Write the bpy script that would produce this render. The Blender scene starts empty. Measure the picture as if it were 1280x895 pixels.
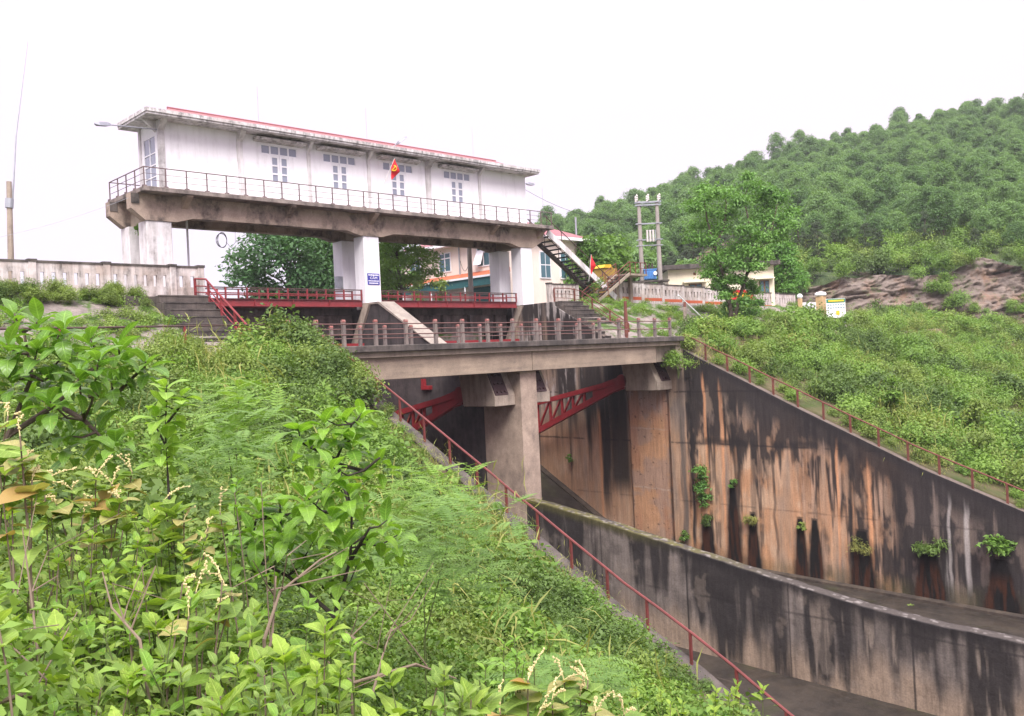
import bpy, math, random
import numpy as np
from mathutils import Vector, Matrix

# ------------------------------------------------------------------ camera, sky, sun, exposure
SC = bpy.context.scene
COL = SC.collection
FPX, YAW, PITCH, ROLL = 1110.0, 46.0, -0.1, 2.7
_a = math.radians(YAW); _p = math.radians(PITCH); _r = math.radians(ROLL)
_f = np.array([math.cos(_a), math.sin(_a), 0.]); _rt = np.array([math.sin(_a), -math.cos(_a), 0.]); _up = np.array([0, 0, 1.])
FH, RH = _f.copy(), _rt.copy()
_f, _up = _f*math.cos(_p)+_up*math.sin(_p), _up*math.cos(_p)-_f*math.sin(_p)
CR = _rt*math.cos(_r)-_up*math.sin(_r); CU = _up*math.cos(_r)+_rt*math.sin(_r); CF = _f

def at(u, v, **k):
    """a point of the place seen at photo pixel (u, v), on a plane x=, y=, z= or at depth d="""
    d = CF+CR*((u-640)/FPX)-CU*((v-447.5)/FPX)
    (ax, val), = k.items()
    t = val/(d@CF) if ax == 'd' else val/d['xyz'.index(ax)]
    return d*t

cam = bpy.data.cameras.new('camera'); cam.sensor_width = 36; cam.lens = FPX/1280*36; cam.clip_end = 4000; cam.clip_start = 0.05
camo = bpy.data.objects.new('camera', cam); COL.objects.link(camo)
M4 = Matrix([[CR[0], CU[0], -CF[0], 0], [CR[1], CU[1], -CF[1], 0], [CR[2], CU[2], -CF[2], 0], [0, 0, 0, 1]])
camo.matrix_world = M4
SC.camera = camo
SC.view_settings.view_transform = 'Standard'; SC.view_settings.look = 'None'
SC.view_settings.exposure = 0.86; SC.view_settings.gamma = 1.0; SC.view_settings.use_curve_mapping = False

SUN_EL, SUN_AZ = math.radians(50), math.radians(-128)      # azimuth of the sun in the XY plane, from +X
world = bpy.data.worlds.new('World'); SC.world = world; world.use_nodes = True
wn, wl = world.node_tree.nodes, world.node_tree.links; wn.clear()
wo = wn.new('ShaderNodeOutputWorld'); bg = wn.new('ShaderNodeBackground'); bg.inputs['Strength'].default_value = 0.12
wl.new(bg.outputs[0], wo.inputs[0])
sky = wn.new('ShaderNodeTexSky'); sky.sky_type = 'NISHITA'; sky.sun_disc = False
sky.sun_elevation = SUN_EL; sky.sun_rotation = math.pi/2-SUN_AZ; sky.dust_density = 6.0; sky.air_density = 1.5
# even overcast: the zenith about three times as bright as the horizon
tc = wn.new('ShaderNodeTexCoord'); sx = wn.new('ShaderNodeSeparateXYZ'); wl.new(tc.outputs['Generated'], sx.inputs[0])
mx = wn.new('ShaderNodeMath'); mx.operation = 'MAXIMUM'; mx.inputs[1].default_value = 0.0; wl.new(sx.outputs[2], mx.inputs[0])
ramp = wn.new('ShaderNodeValToRGB'); wl.new(mx.outputs[0], ramp.inputs[0])
OVC = 6.6
e = ramp.color_ramp.elements
e[0].position = 0.0; e[0].color = (0.63, 0.66, 0.745, 1)
e[1].position = 1.0; e[1].color = (2.2, 2.1, 2.2, 1)
for pos, c in ((0.13, (0.74, 0.67, 0.79)), (0.25, (0.80, 0.675, 0.82)), (0.42, (0.96, 0.70, 0.96)), (0.7, (1.45, 1.28, 1.45))):
    q = ramp.color_ramp.elements.new(pos); q.color = (*c, 1)
sc_ = wn.new('ShaderNodeVectorMath'); sc_.operation = 'SCALE'; sc_.inputs['Scale'].default_value = OVC; wl.new(ramp.outputs[0], sc_.inputs[0])
s2 = wn.new('ShaderNodeVectorMath'); s2.operation = 'SCALE'; s2.inputs['Scale'].default_value = 0.03; wl.new(sky.outputs[0], s2.inputs[0])
ad = wn.new('ShaderNodeVectorMath'); wl.new(sc_.outputs[0], ad.inputs[0]); wl.new(s2.outputs[0], ad.inputs[1])
wl.new(ad.outputs[0], bg.inputs['Color'])
sun = bpy.data.lights.new('sun', 'SUN'); sun.energy = 3.0; sun.angle = math.radians(34); sun.color = (1.0, 0.96, 0.90)
suno = bpy.data.objects.new('sun', sun); COL.objects.link(suno)
suno.rotation_euler = Vector((math.cos(SUN_AZ)*math.cos(SUN_EL), math.sin(SUN_AZ)*math.cos(SUN_EL), math.sin(SUN_EL))).to_track_quat('Z', 'Y').to_euler()

# ------------------------------------------------------------------ helpers
rng = np.random.default_rng(7); random.seed(7)

def hash2(ix, iy, seed):
    h = (ix.astype(np.int64)*374761393+iy.astype(np.int64)*668265263+seed*1442695041) & 0x7fffffff
    h = ((h ^ (h >> 13))*1274126177) & 0x7fffffff
    return ((h ^ (h >> 16)) & 0xffff)/65535.0
def vnoise(x, y, seed=0):
    x = np.asarray(x, float); y = np.asarray(y, float)
    ix = np.floor(x); iy = np.floor(y); fx = x-ix; fy = y-iy; fx = fx*fx*(3-2*fx); fy = fy*fy*(3-2*fy)
    a = hash2(ix, iy, seed); b = hash2(ix+1, iy, seed); c = hash2(ix, iy+1, seed); d = hash2(ix+1, iy+1, seed)
    return (a*(1-fx)+b*fx)*(1-fy)+(c*(1-fx)+d*fx)*fy
def fbm(x, y, seed=0, o=4):
    s = 0; a = .5; t = 0
    for i in range(o):
        s = s+a*vnoise(np.asarray(x)*2**i, np.asarray(y)*2**i, seed+i*17); t += a; a *= .5
    return s/t
def sstep(a, b, x):
    t = np.clip((x-a)/(b-a), 0, 1); return t*t*(3-2*t)

class MB:
    def __init__(s): s.v = []; s.f = []
    def add(s, vs, fs):
        b = len(s.v); s.v += [tuple(map(float, q)) for q in vs]; s.f += [tuple(b+i for i in q) for q in fs]; return s
    def box(s, x0, x1, y0, y1, z0, z1):
        return s.add([(x0,y0,z0),(x1,y0,z0),(x1,y1,z0),(x0,y1,z0),(x0,y0,z1),(x1,y0,z1),(x1,y1,z1),(x0,y1,z1)],
                     [(0,3,2,1),(4,5,6,7),(0,1,5,4),(1,2,6,5),(2,3,7,6),(3,0,4,7)])
    def prism(s, poly, axis, a, b):
        """poly of 2-D points; axis 'x': (y,z), 'y': (x,z), 'z': (x,y)"""
        n = len(poly)
        def P(q, t): return {'x': (t, q[0], q[1]), 'y': (q[0], t, q[1]), 'z': (q[0], q[1], t)}[axis]
        vs = [P(q, a) for q in poly]+[P(q, b) for q in poly]
        fs = [tuple(range(n))[::-1], tuple(range(n, 2*n))]+[(i, (i+1) % n, n+(i+1) % n, n+i) for i in range(n)]
        return s.add(vs, fs)
    def tube(s, p0, p1, r, n=8, r1=None):
        p0 = Vector(p0); p1 = Vector(p1); d = p1-p0
        if d.length < 1e-6: return s
        q = d.to_track_quat('Z', 'Y'); r1 = r if r1 is None else r1; vs = []
        for p, rr in ((p0, r), (p1, r1)):
            for i in range(n):
                t = 2*math.pi*i/n; vs.append(p+q@Vector((rr*math.cos(t), rr*math.sin(t), 0)))
        return s.add(vs, [(i, (i+1) % n, n+(i+1) % n, n+i) for i in range(n)]+[tuple(range(n))[::-1], tuple(range(n, 2*n))])
    def path(s, pts, r, n=6, r1=None):
        m = len(pts); r1 = r if r1 is None else r1; P = [Vector(p) for p in pts]; vs = []
        for k in range(m):
            d = P[min(k+1, m-1)]-P[max(k-1, 0)]
            if d.length < 1e-6: d = Vector((0, 0, 1))
            q = d.to_track_quat('Z', 'Y'); rr = r+(r1-r)*k/max(m-1, 1)
            for i in range(n):
                t = 2*math.pi*i/n; vs.append(P[k]+q@Vector((rr*math.cos(t), rr*math.sin(t), 0)))
        fs = [(k*n+i, k*n+(i+1) % n, (k+1)*n+(i+1) % n, (k+1)*n+i) for k in range(m-1) for i in range(n)]
        return s.add(vs, fs+[tuple(range(n))[::-1], tuple(range((m-1)*n, m*n))])
    def lathe(s, c, prof, n=16):
        vs = [(c[0]+r*math.cos(2*math.pi*i/n), c[1]+r*math.sin(2*math.pi*i/n), c[2]+z) for r, z in prof for i in range(n)]
        m = len(prof)
        fs = [(k*n+i, k*n+(i+1) % n, (k+1)*n+(i+1) % n, (k+1)*n+i) for k in range(m-1) for i in range(n)]
        return s.add(vs, fs+[tuple(range(n))[::-1], tuple(range((m-1)*n, m*n))])
    def bar(s, p0, p1, w, h, up=(0, 0, 1)):
        """rectangular bar: w sideways, h along up"""
        p0 = Vector(p0); p1 = Vector(p1); d = (p1-p0).normalized(); u = Vector(up); sd = d.cross(u).normalized(); u = sd.cross(d)
        vs = [p+sd*(a*w/2)+u*(b*h/2) for p in (p0, p1) for a, b in ((-1,-1),(1,-1),(1,1),(-1,1))]
        return s.add(vs, [(0,1,2,3),(7,6,5,4),(0,4,5,1),(1,5,6,2),(2,6,7,3),(3,7,4,0)])

ORIG = {}
def tagit(o, label=None, cat=None, group=None, kind=None):
    if label: o['label'] = label
    if cat: o['category'] = cat
    if group: o['group'] = group
    if kind: o['kind'] = kind
    return o
def thing(name, label, cat, base=(0, 0, 0), group=None):
    o = bpy.data.objects.new(name, None); COL.objects.link(o); o.empty_display_size = 0.3
    o.location = tuple(map(float, base)); ORIG[o] = Vector(o.location)
    return tagit(o, label, cat, group)
def mesh_obj(name, me, mat=None, parent=None):
    o = bpy.data.objects.new(name, me); COL.objects.link(o)
    if mat is not None and not me.materials: me.materials.append(mat)
    if parent is not None: o.parent = parent; ORIG[o] = ORIG[parent]
    return o
def part(parent, name, mb, mat, smooth=False, bevel=0):
    """the mesh in world coordinates becomes a child (or a top-level mesh when parent is None)"""
    org = ORIG[parent] if parent is not None else Vector((0, 0, 0))
    me = bpy.data.meshes.new(name)
    me.from_pydata([(x-org.x, y-org.y, z-org.z) for x, y, z in mb.v], [], mb.f)
    if smooth: me.polygons.foreach_set('use_smooth', [True]*len(me.polygons))
    me.update()
    o = mesh_obj(name, me, mat, parent)
    if parent is None: ORIG[o] = org
    if bevel:
        b = o.modifiers.new('bevel', 'BEVEL'); b.width = bevel; b.segments = 1; b.limit_method = 'ANGLE'
    return o
def copies(parent, name, me, mat, places, scale=None):
    """alike pieces that share one mesh; places are world points"""
    org = ORIG[parent]; out = []
    for p in places:
        o = mesh_obj(name, me, mat, parent); o.location = (p[0]-org.x, p[1]-org.y, p[2]-org.z); out.append(o)
    return out
def meshdata(name, mb, mat, smooth=False):
    me = bpy.data.meshes.new(name); me.from_pydata(mb.v, [], mb.f)
    if smooth: me.polygons.foreach_set('use_smooth', [True]*len(me.polygons))
    me.materials.append(mat); me.update(); return me
def np_mesh(name, V, Q, mat, col=None, smooth=False, tri=False):
    V = np.asarray(V, np.float32); Q = np.asarray(Q, np.int32); k = Q.shape[1]
    me = bpy.data.meshes.new(name)
    me.vertices.add(len(V)); me.vertices.foreach_set('co', V.ravel())
    me.loops.add(Q.size); me.loops.foreach_set('vertex_index', Q.ravel())
    me.polygons.add(len(Q)); me.polygons.foreach_set('loop_start', np.arange(0, Q.size, k, dtype=np.int32))
    if smooth: me.polygons.foreach_set('use_smooth', np.ones(len(Q), bool))
    me.update(calc_edges=True)
    if col is not None:
        at_ = me.color_attributes.new('Col', 'FLOAT_COLOR', 'POINT')
        c = np.ones((len(V), 4), np.float32); c[:, :col.shape[1]] = col
        at_.data.foreach_set('color', c.ravel())
    if mat: me.materials.append(mat)
    return me

# ------------------------------------------------------------------ materials
def newmat(name):
    m = bpy.data.materials.new(name); m.use_nodes = True; nt = m.node_tree
    return m, nt.nodes, nt.links, nt.nodes['Principled BSDF']
def N(nodes, t, **k):
    n = nodes.new(t)
    for a, b in k.items(): setattr(n, a, b)
    return n
def world_pos(nodes, links, scale=(1, 1, 1)):
    g = nodes.new('ShaderNodeNewGeometry'); m = nodes.new('ShaderNodeVectorMath'); m.operation = 'MULTIPLY'
    links.new(g.outputs['Position'], m.inputs[0]); m.inputs[1].default_value = scale; return m.outputs[0]
def noise(nodes, links, vec, scale, detail=6, rough=.6):
    n = nodes.new('ShaderNodeTexNoise'); n.inputs['Scale'].default_value = scale; n.inputs['Detail'].default_value = detail
    n.inputs['Roughness'].default_value = rough; links.new(vec, n.inputs['Vector']); return n.outputs['Fac']
def rampn(nodes, links, fac, stops):
    r = nodes.new('ShaderNodeValToRGB'); links.new(fac, r.inputs[0]); els = r.color_ramp.elements
    while len(els) < len(stops): els.new(.5)
    for el, (p, c) in zip(els, stops):
        el.position = p; el.color = (c, c, c, 1) if isinstance(c, (int, float)) else (*c, 1)
    return r.outputs[0]
def mixc(nodes, links, fac, a, b, mode='MIX'):
    m = nodes.new('ShaderNodeMix'); m.data_type = 'RGBA'; m.blend_type = mode
    for sock, val in ((m.inputs[0], fac), (m.inputs[6], a), (m.inputs[7], b)):
        if hasattr(val, 'links'): links.new(val, sock)
        elif isinstance(val, (int, float)): sock.default_value = val
        else: sock.default_value = (*val, 1)
    return m.outputs[2]
def bump(nodes, links, b, h, strength=.4, dist=.02):
    n = nodes.new('ShaderNodeBump'); n.inputs['Strength'].default_value = strength; n.inputs['Distance'].default_value = dist
    links.new(h, n.inputs['Height']); links.new(n.outputs[0], b.inputs['Normal'])

def stained(name, base, base2, dark, amount=.5, streak=(1.3, 1.3, .14), rough=.9, lo=.45, hi=.68, fine=.6, bstr=.35):
    """weathered mineral surface: two-tone body, dark rain streaks and blotches, fine grain"""
    m, n, l, b = newmat(name)
    p = world_pos(n, l); ps = world_pos(n, l, streak)
    body = mixc(n, l, rampn(n, l, noise(n, l, p, .9, 8, .65), [(.38, 0.), (.62, 1.)]), base, base2)
    st = rampn(n, l, noise(n, l, ps, 1.5, 9, .68), [(lo, 0.), (hi, 1.)])
    bl = rampn(n, l, noise(n, l, p, 2.4, 8, .7), [(.38, .25), (.7, 1.)])
    f = n.new('ShaderNodeMath'); f.operation = 'MULTIPLY'; l.new(st, f.inputs[0]); l.new(bl, f.inputs[1])
    f2 = n.new('ShaderNodeMath'); f2.operation = 'MULTIPLY'; l.new(f.outputs[0], f2.inputs[0]); f2.inputs[1].default_value = amount; f2.use_clamp = True
    c = mixc(n, l, f2.outputs[0], body, dark)
    g = noise(n, l, p, 22, 5, .7)
    c = mixc(n, l, 1.0, c, rampn(n, l, g, [(.2, 1-fine*.45), (.8, 1+fine*.15)]), 'MULTIPLY')
    l.new(c, b.inputs['Base Color']); b.inputs['Roughness'].default_value = rough; b.inputs['Specular IOR Level'].default_value = .25
    bump(n, l, b, g, bstr, .02); return m
def painted(name, col, rust=(.10, .035, .02), amount=.5, rough=.55, metal=0.):
    m, n, l, b = newmat(name); p = world_pos(n, l)
    f = rampn(n, l, noise(n, l, p, 5, 8, .7), [(.48, 0.), (.72, amount)])
    c = mixc(n, l, f, col, rust)
    c = mixc(n, l, 1., c, rampn(n, l, noise(n, l, p, 1.3, 5), [(.3, .75), (.7, 1.1)]), 'MULTIPLY')
    l.new(c, b.inputs['Base Color']); b.inputs['Roughness'].default_value = rough; b.inputs['Metallic'].default_value = metal
    bump(n, l, b, noise(n, l, p, 40, 4), .15, .01); return m
def plain(name, col, rough=.7, metal=0., var=.12, spec=.4):
    m, n, l, b = newmat(name); p = world_pos(n, l)
    c = mixc(n, l, 1., col, rampn(n, l, noise(n, l, p, 3, 5), [(.25, 1-var*2), (.75, 1+var)]), 'MULTIPLY')
    l.new(c, b.inputs['Base Color']); b.inputs['Roughness'].default_value = rough; b.inputs['Metallic'].default_value = metal
    b.inputs['Specular IOR Level'].default_value = spec; return m
def leafmat(name, c1, c2, trans=.35, rough=.5, hue=True, back=None, spec=.35, veins=False):
    """leaf colour runs from c1 to c2 by the leaf's own value (Col attribute) and the plant's random number"""
    m, n, l, b = newmat(name)
    at_ = N(n, 'ShaderNodeVertexColor', layer_name='Col'); oi = n.new('ShaderNodeObjectInfo')
    sp = n.new('ShaderNodeSeparateColor'); l.new(at_.outputs[0], sp.inputs[0])
    ma = n.new('ShaderNodeMath'); ma.operation = 'MULTIPLY_ADD'; ma.inputs[1].default_value = .55; ma.use_clamp = True
    l.new(oi.outputs['Random'], ma.inputs[0])
    m2 = n.new('ShaderNodeMath'); m2.operation = 'MULTIPLY'; m2.inputs[1].default_value = .65; l.new(sp.outputs[0], m2.inputs[0]); l.new(m2.outputs[0], ma.inputs[2])
    c = mixc(n, l, ma.outputs[0], c1, c2)
    if veins:      # midrib, side veins and blemishes; Col holds (value, along, across)
        vm = N(n, 'ShaderNodeMapRange', interpolation_type='SMOOTHSTEP'); vm.inputs['From Min'].default_value = .16; vm.inputs['From Max'].default_value = .03; vm.inputs['To Max'].default_value = .45; l.new(sp.outputs[2], vm.inputs['Value'])
        k1 = N(n, 'ShaderNodeMath', operation='MULTIPLY_ADD'); k1.inputs[1].default_value = -.16; l.new(sp.outputs[2], k1.inputs[0]); l.new(sp.outputs[1], k1.inputs[2])
        k2 = N(n, 'ShaderNodeMath', operation='MULTIPLY'); k2.inputs[1].default_value = 52.; l.new(k1.outputs[0], k2.inputs[0])
        k3 = N(n, 'ShaderNodeMath', operation='SINE'); l.new(k2.outputs[0], k3.inputs[0])
        k4 = N(n, 'ShaderNodeMapRange'); k4.inputs['From Min'].default_value = .55; k4.inputs['From Max'].default_value = 1.; k4.inputs['To Max'].default_value = .22; l.new(k3.outputs[0], k4.inputs['Value'])
        k5 = N(n, 'ShaderNodeMath', operation='MAXIMUM'); l.new(vm.outputs[0], k5.inputs[0]); l.new(k4.outputs[0], k5.inputs[1])
        c = mixc(n, l, k5.outputs[0], c, tuple(min(.8, q*1.5+.05) for q in c2))
        tco = n.new('ShaderNodeTexCoord'); vadd = N(n, 'ShaderNodeVectorMath', operation='ADD'); l.new(tco.outputs['Object'], vadd.inputs[0]); l.new(oi.outputs['Location'], vadd.inputs[1])
        c = mixc(n, l, rampn(n, l, noise(n, l, vadd.outputs[0], 5., 5, .7), [(.62, 0.), (.74, .75)]), c, (.30, .24, .07))
        c = mixc(n, l, 1., c, rampn(n, l, noise(n, l, vadd.outputs[0], 2.2, 4), [(.3, .72), (.7, 1.15)]), 'MULTIPLY')
        bump(n, l, b, k5.outputs[0], .5, .02)
    if back is not None:
        g = n.new('ShaderNodeNewGeometry'); c = mixc(n, l, g.outputs['Backfacing'], c, back)
    l.new(c, b.inputs['Base Color']); b.inputs['Roughness'].default_value = rough; b.inputs['Specular IOR Level'].default_value = spec
    t = n.new('ShaderNodeBsdfTranslucent'); l.new(mixc(n, l, 1., c, (1.15, 1.2, .55), 'MULTIPLY'), t.inputs['Color'])
    mxs = n.new('ShaderNodeMixShader'); mxs.inputs[0].default_value = trans
    l.new(b.outputs[0], mxs.inputs[1]); l.new(t.outputs[0], mxs.inputs[2]); l.new(mxs.outputs[0], n['Material Output'].inputs['Surface'])
    return m
def colmat(name, rough=.88, fine=.5, bstr=.4, spec=.25, wet=False):
    """surface whose stains are held in the mesh's own colours; grain and relief are added here"""
    m, n, l, b = newmat(name); p = world_pos(n, l); ps = world_pos(n, l, (2.2, 2.2, .22))
    at_ = N(n, 'ShaderNodeVertexColor', layer_name='Col')
    g = noise(n, l, p, 14, 7, .72); s = noise(n, l, ps, 3.0, 8, .7)
    c = mixc(n, l, 1., at_.outputs[0], rampn(n, l, g, [(.22, 1-fine*.75), (.75, 1+fine*.4)]), 'MULTIPLY')
    c = mixc(n, l, 1., c, rampn(n, l, s, [(.3, 1-fine*.6), (.68, 1+fine*.25)]), 'MULTIPLY')
    l.new(c, b.inputs['Base Color']); b.inputs['Roughness'].default_value = rough; b.inputs['Specular IOR Level'].default_value = spec
    bump(n, l, b, g, bstr, .03); return m

CONC = stained('concrete', (.40, .33, .26), (.31, .26, .21), (.05, .045, .045), .75)
CONC_D = stained('concrete_blackened', (.15, .125, .11), (.09, .078, .072), (.018, .017, .018), .9, lo=.38, hi=.6)
CONC_L = stained('concrete_light', (.50, .42, .34), (.38, .315, .26), (.09, .075, .07), .9, lo=.42, hi=.64, fine=.8)
CONC_EDGE = stained('concrete_mossy_edge', (.17, .145, .13), (.09, .08, .075), (.022, .021, .022), .95, lo=.35, hi=.58)
WHITE = stained('whitewash', (.86, .85, .89), (.83, .82, .86), (.26, .24, .24), .55, lo=.5, hi=.76, fine=.16, bstr=.1)
WHITE_S = stained('whitewash_streaked', (.78, .76, .78), (.68, .65, .65), (.12, .105, .10), .85, lo=.42, hi=.66, fine=.3, bstr=.2)
FASCIA = stained('whitewash_flaking', (.72, .70, .71), (.58, .54, .53), (.06, .055, .055), 1.0, streak=(2.2, 2.2, .9), lo=.44, hi=.6, fine=.4)
BALU = stained('balustrade_whitewash', (.68, .63, .62), (.50, .42, .38), (.09, .08, .075), 1.0, streak=(2.6, 2.6, .3), lo=.42, hi=.62, fine=.4)
RED = painted('red_paint', (.235, .028, .033), (.09, .025, .02), .6)
RUST = painted('rusty_red_paint', (.17, .05, .035), (.06, .03, .02), .9, .75)
RAILD = painted('rusted_dark_rail', (.075, .04, .035), (.03, .02, .018), .8, .7)
RED_GATE = painted('gate_red_paint', (.27, .022, .028), (.07, .02, .018), .5, .5)
PLATE = painted('rusted_plate', (.065, .032, .034), (.03, .018, .018), .8, .7)
GLASS, _n, _l, _b = newmat('window_glass'); _b.inputs['Base Color'].default_value = (.26, .285, .36, 1); _b.inputs['Roughness'].default_value = .1; _b.inputs['Specular IOR Level'].default_value = .6
FRAME = plain('white_joinery', (.80, .80, .84), .5, var=.05)
GALV = plain('galvanised', (.36, .38, .42), .45, .3)
BLACKW = plain('black_cable', (.03, .03, .035), .6)
PIPEM = painted('faded_pipe_paint', (.16, .08, .072), (.10, .05, .04), .8, .75)
RAILH = painted('gatehouse_rail_paint', (.16, .11, .11), (.07, .05, .05), .7, .7)
RAILRED = painted('handrail_red', (.17, .036, .034), (.08, .03, .025), .7, .6)
ROOFRED, _n, _l, _b = newmat('red_roof_sheet')
_p = world_pos(_n, _l); _w = N(_n, 'ShaderNodeTexWave', bands_direction='X'); _w.inputs['Scale'].default_value = 1.3; _l.new(_p, _w.inputs[0])
_l.new(mixc(_n, _l, rampn(_n, _l, noise(_n, _l, _p, 2, 6), [(.3, 0.), (.7, 1.)]), (.24, .07, .08), (.30, .115, .12)), _b.inputs['Base Color'])
_b.inputs['Roughness'].default_value = .5; bump(_n, _l, _b, _w.outputs['Fac'], .5, .03)
# ------------------------------------------------------------------ terrain
XL, XR, XP0, XP1 = 19.4, 44.5, 31.2, 32.35      # faces of the spillway: left wall, right wall, centre pier
def zwR(Y): return np.interp(Y, [-6, 4, 13.1, 17.64, 23.85, 30.47, 31.75], [-13.2, -12.2, -8.16, -6.42, -3.61, -.48, .19])
def zwL(Y): return np.interp(Y, [-6, 4, 10.97, 13.4, 16, 19.85, 25.8, 31, 31.6], [-15.6, -13.4, -9.75, -8.45, -7.3, -5.3, -2.2, .4, .6])
def dam(Y, low):        # the dam's downstream face: lower slope, berm, upper slope, crest
    return np.where(Y < 31.4, low, np.interp(Y, [31.4, 36.2, 42.2, 53, 60, 1e4], [.66, .72, 3.6, 3.8, -1, -1]))
HU = [-400, -120, -60, -35, -10, 11, 50, 81, 119, 144, 200, 500]
HZ = [-2, -2, 2, 12, 26, 33, 42, 50, 57, 61, 66, 72]
def hill(u, d):
    hr = np.interp(u, HU, HZ); z0 = 3.2
    foot = np.interp(u, [-80, 0, 30, 60, 120], [135, 122, 112, 104, 100]); top = 255.
    t = (d-foot)/(top-foot)
    return np.where(t < 0, -50, z0+(hr-z0)*np.clip(t, 0, 1)**.85+np.minimum(t, 1)*3*(fbm(u/22, d/22, 5)-.5)-np.clip(t-1, 0, 9)*18)
def ground_z(X, Y):
    X = np.asarray(X, float); Y = np.asarray(Y, float)
    z0 = np.interp(Y, [-200, -20, 0, 10, 31.4], [-9, -4.2, -1.75, -1.75, .5])       # the hillside the photographer stands on
    t = np.clip((X-.5)/(XL-.9-.5), 0, 1)
    left = dam(Y, z0*(1-t)+zwL(Y)*t)
    right = dam(Y, zwR(Y)+.05)
    right = np.where((X > 80) & (Y > 31.4), np.minimum(right, np.interp(X, [80, 95], [3.8, 2.2])+0*Y), right)
    g = np.where(X < 32, left, right)
    g = g+(fbm(X/2.3, Y/2.3, 3)-.5)*.35*sstep(0, 3, np.minimum(np.abs(X-XL), np.abs(X-XR)))
    trench = (X > XL-.45) & (X < XR+.45) & (Y < 50)
    g = np.where(trench, -14.2, g)
    u = X*RH[0]+Y*RH[1]; d = X*FH[0]+Y*FH[1]
    g = np.maximum(g, hill(u, d))
    far = np.hypot(X, Y)
    return np.where(far > 700, np.minimum(g, 0), g)
def axis(lo, hi, fine, step, a, b):
    inner = np.arange(a, b+step/2, step); out = [x for x in fine if a-1e-6 <= x <= b]
    pre = a-np.geomspace(step*2, a-lo, 26)[::-1]; post = b+np.geomspace(step*2, hi-b, 26)
    return np.unique(np.round(np.concatenate([pre, inner, post, out]), 3))
gx = axis(-1800, 1800, [XL-.5, XL-.4, XR+.4, XR+.5], .9, -14, 130)
gy = axis(-1800, 1800, [49.9, 50.1], .9, -10, 62)
GX, GY = np.meshgrid(gx, gy); GZ = ground_z(GX, GY); nx, ny = len(gx), len(gy)
ii = (np.arange(ny-1)[:, None]*nx+np.arange(nx-1)[None]).ravel()
m, n, l, b = newmat('earth_and_paving'); p = world_pos(n, l)
sp = n.new('ShaderNodeSeparateXYZ'); l.new(p, sp.inputs[0])
dirt = mixc(n, l, rampn(n, l, noise(n, l, p, .6, 8), [(.35, 0.), (.65, 1.)]), (.13, .10, .06), (.055, .075, .025))
slab = mixc(n, l, rampn(n, l, noise(n, l, p, 1.1, 9, .7), [(.35, 0.), (.65, 1.)]), (.30, .255, .235), (.15, .13, .12))
slab = mixc(n, l, rampn(n, l, noise(n, l, p, .75, 7, .65), [(.48, 0.), (.56, 1.)]), slab, (.07, .12, .03))
# the upper face and the berm are paved, the rest is earth
def cmpn(sock, v, op):
    c = n.new('ShaderNodeMath'); c.operation = op; l.new(sock, c.inputs[0]); c.inputs[1].default_value = v; return c.outputs[0]
pv = n.new('ShaderNodeMath'); pv.operation = 'MULTIPLY'; l.new(cmpn(sp.outputs[1], 31.4, 'GREATER_THAN'), pv.inputs[0]); l.new(cmpn(sp.outputs[0], 96, 'LESS_THAN'), pv.inputs[1])
pv2 = n.new('ShaderNodeMath'); pv2.operation = 'MULTIPLY'; l.new(pv.outputs[0], pv2.inputs[0]); l.new(cmpn(sp.outputs[1], 56, 'LESS_THAN'), pv2.inputs[1])
l.new(mixc(n, l, pv2.outputs[0], dirt, slab), b.inputs['Base Color']); b.inputs['Roughness'].default_value = .95; b.inputs['Specular IOR Level'].default_value = .15
bump(n, l, b, noise(n, l, p, 6, 8, .7), .6, .08); EARTH = m
me = np_mesh('ground', np.stack([GX.ravel(), GY.ravel(), GZ.ravel()], 1), np.stack([ii, ii+1, ii+nx+1, ii+nx], 1), EARTH, smooth=False)
tagit(mesh_obj('ground', me), kind='structure')
WATER, _n, _l, _b = newmat('reservoir_water'); _b.inputs['Base Color'].default_value = (.10, .13, .13, 1); _b.inputs['Roughness'].default_value = .08
tagit(part(None, 'water', MB().add([(-1500, 56, 2.3), (150, 56, 2.3), (150, 1700, 2.3), (-1500, 1700, 2.3)], [(0, 1, 2, 3)]), WATER), kind='structure')

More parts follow.
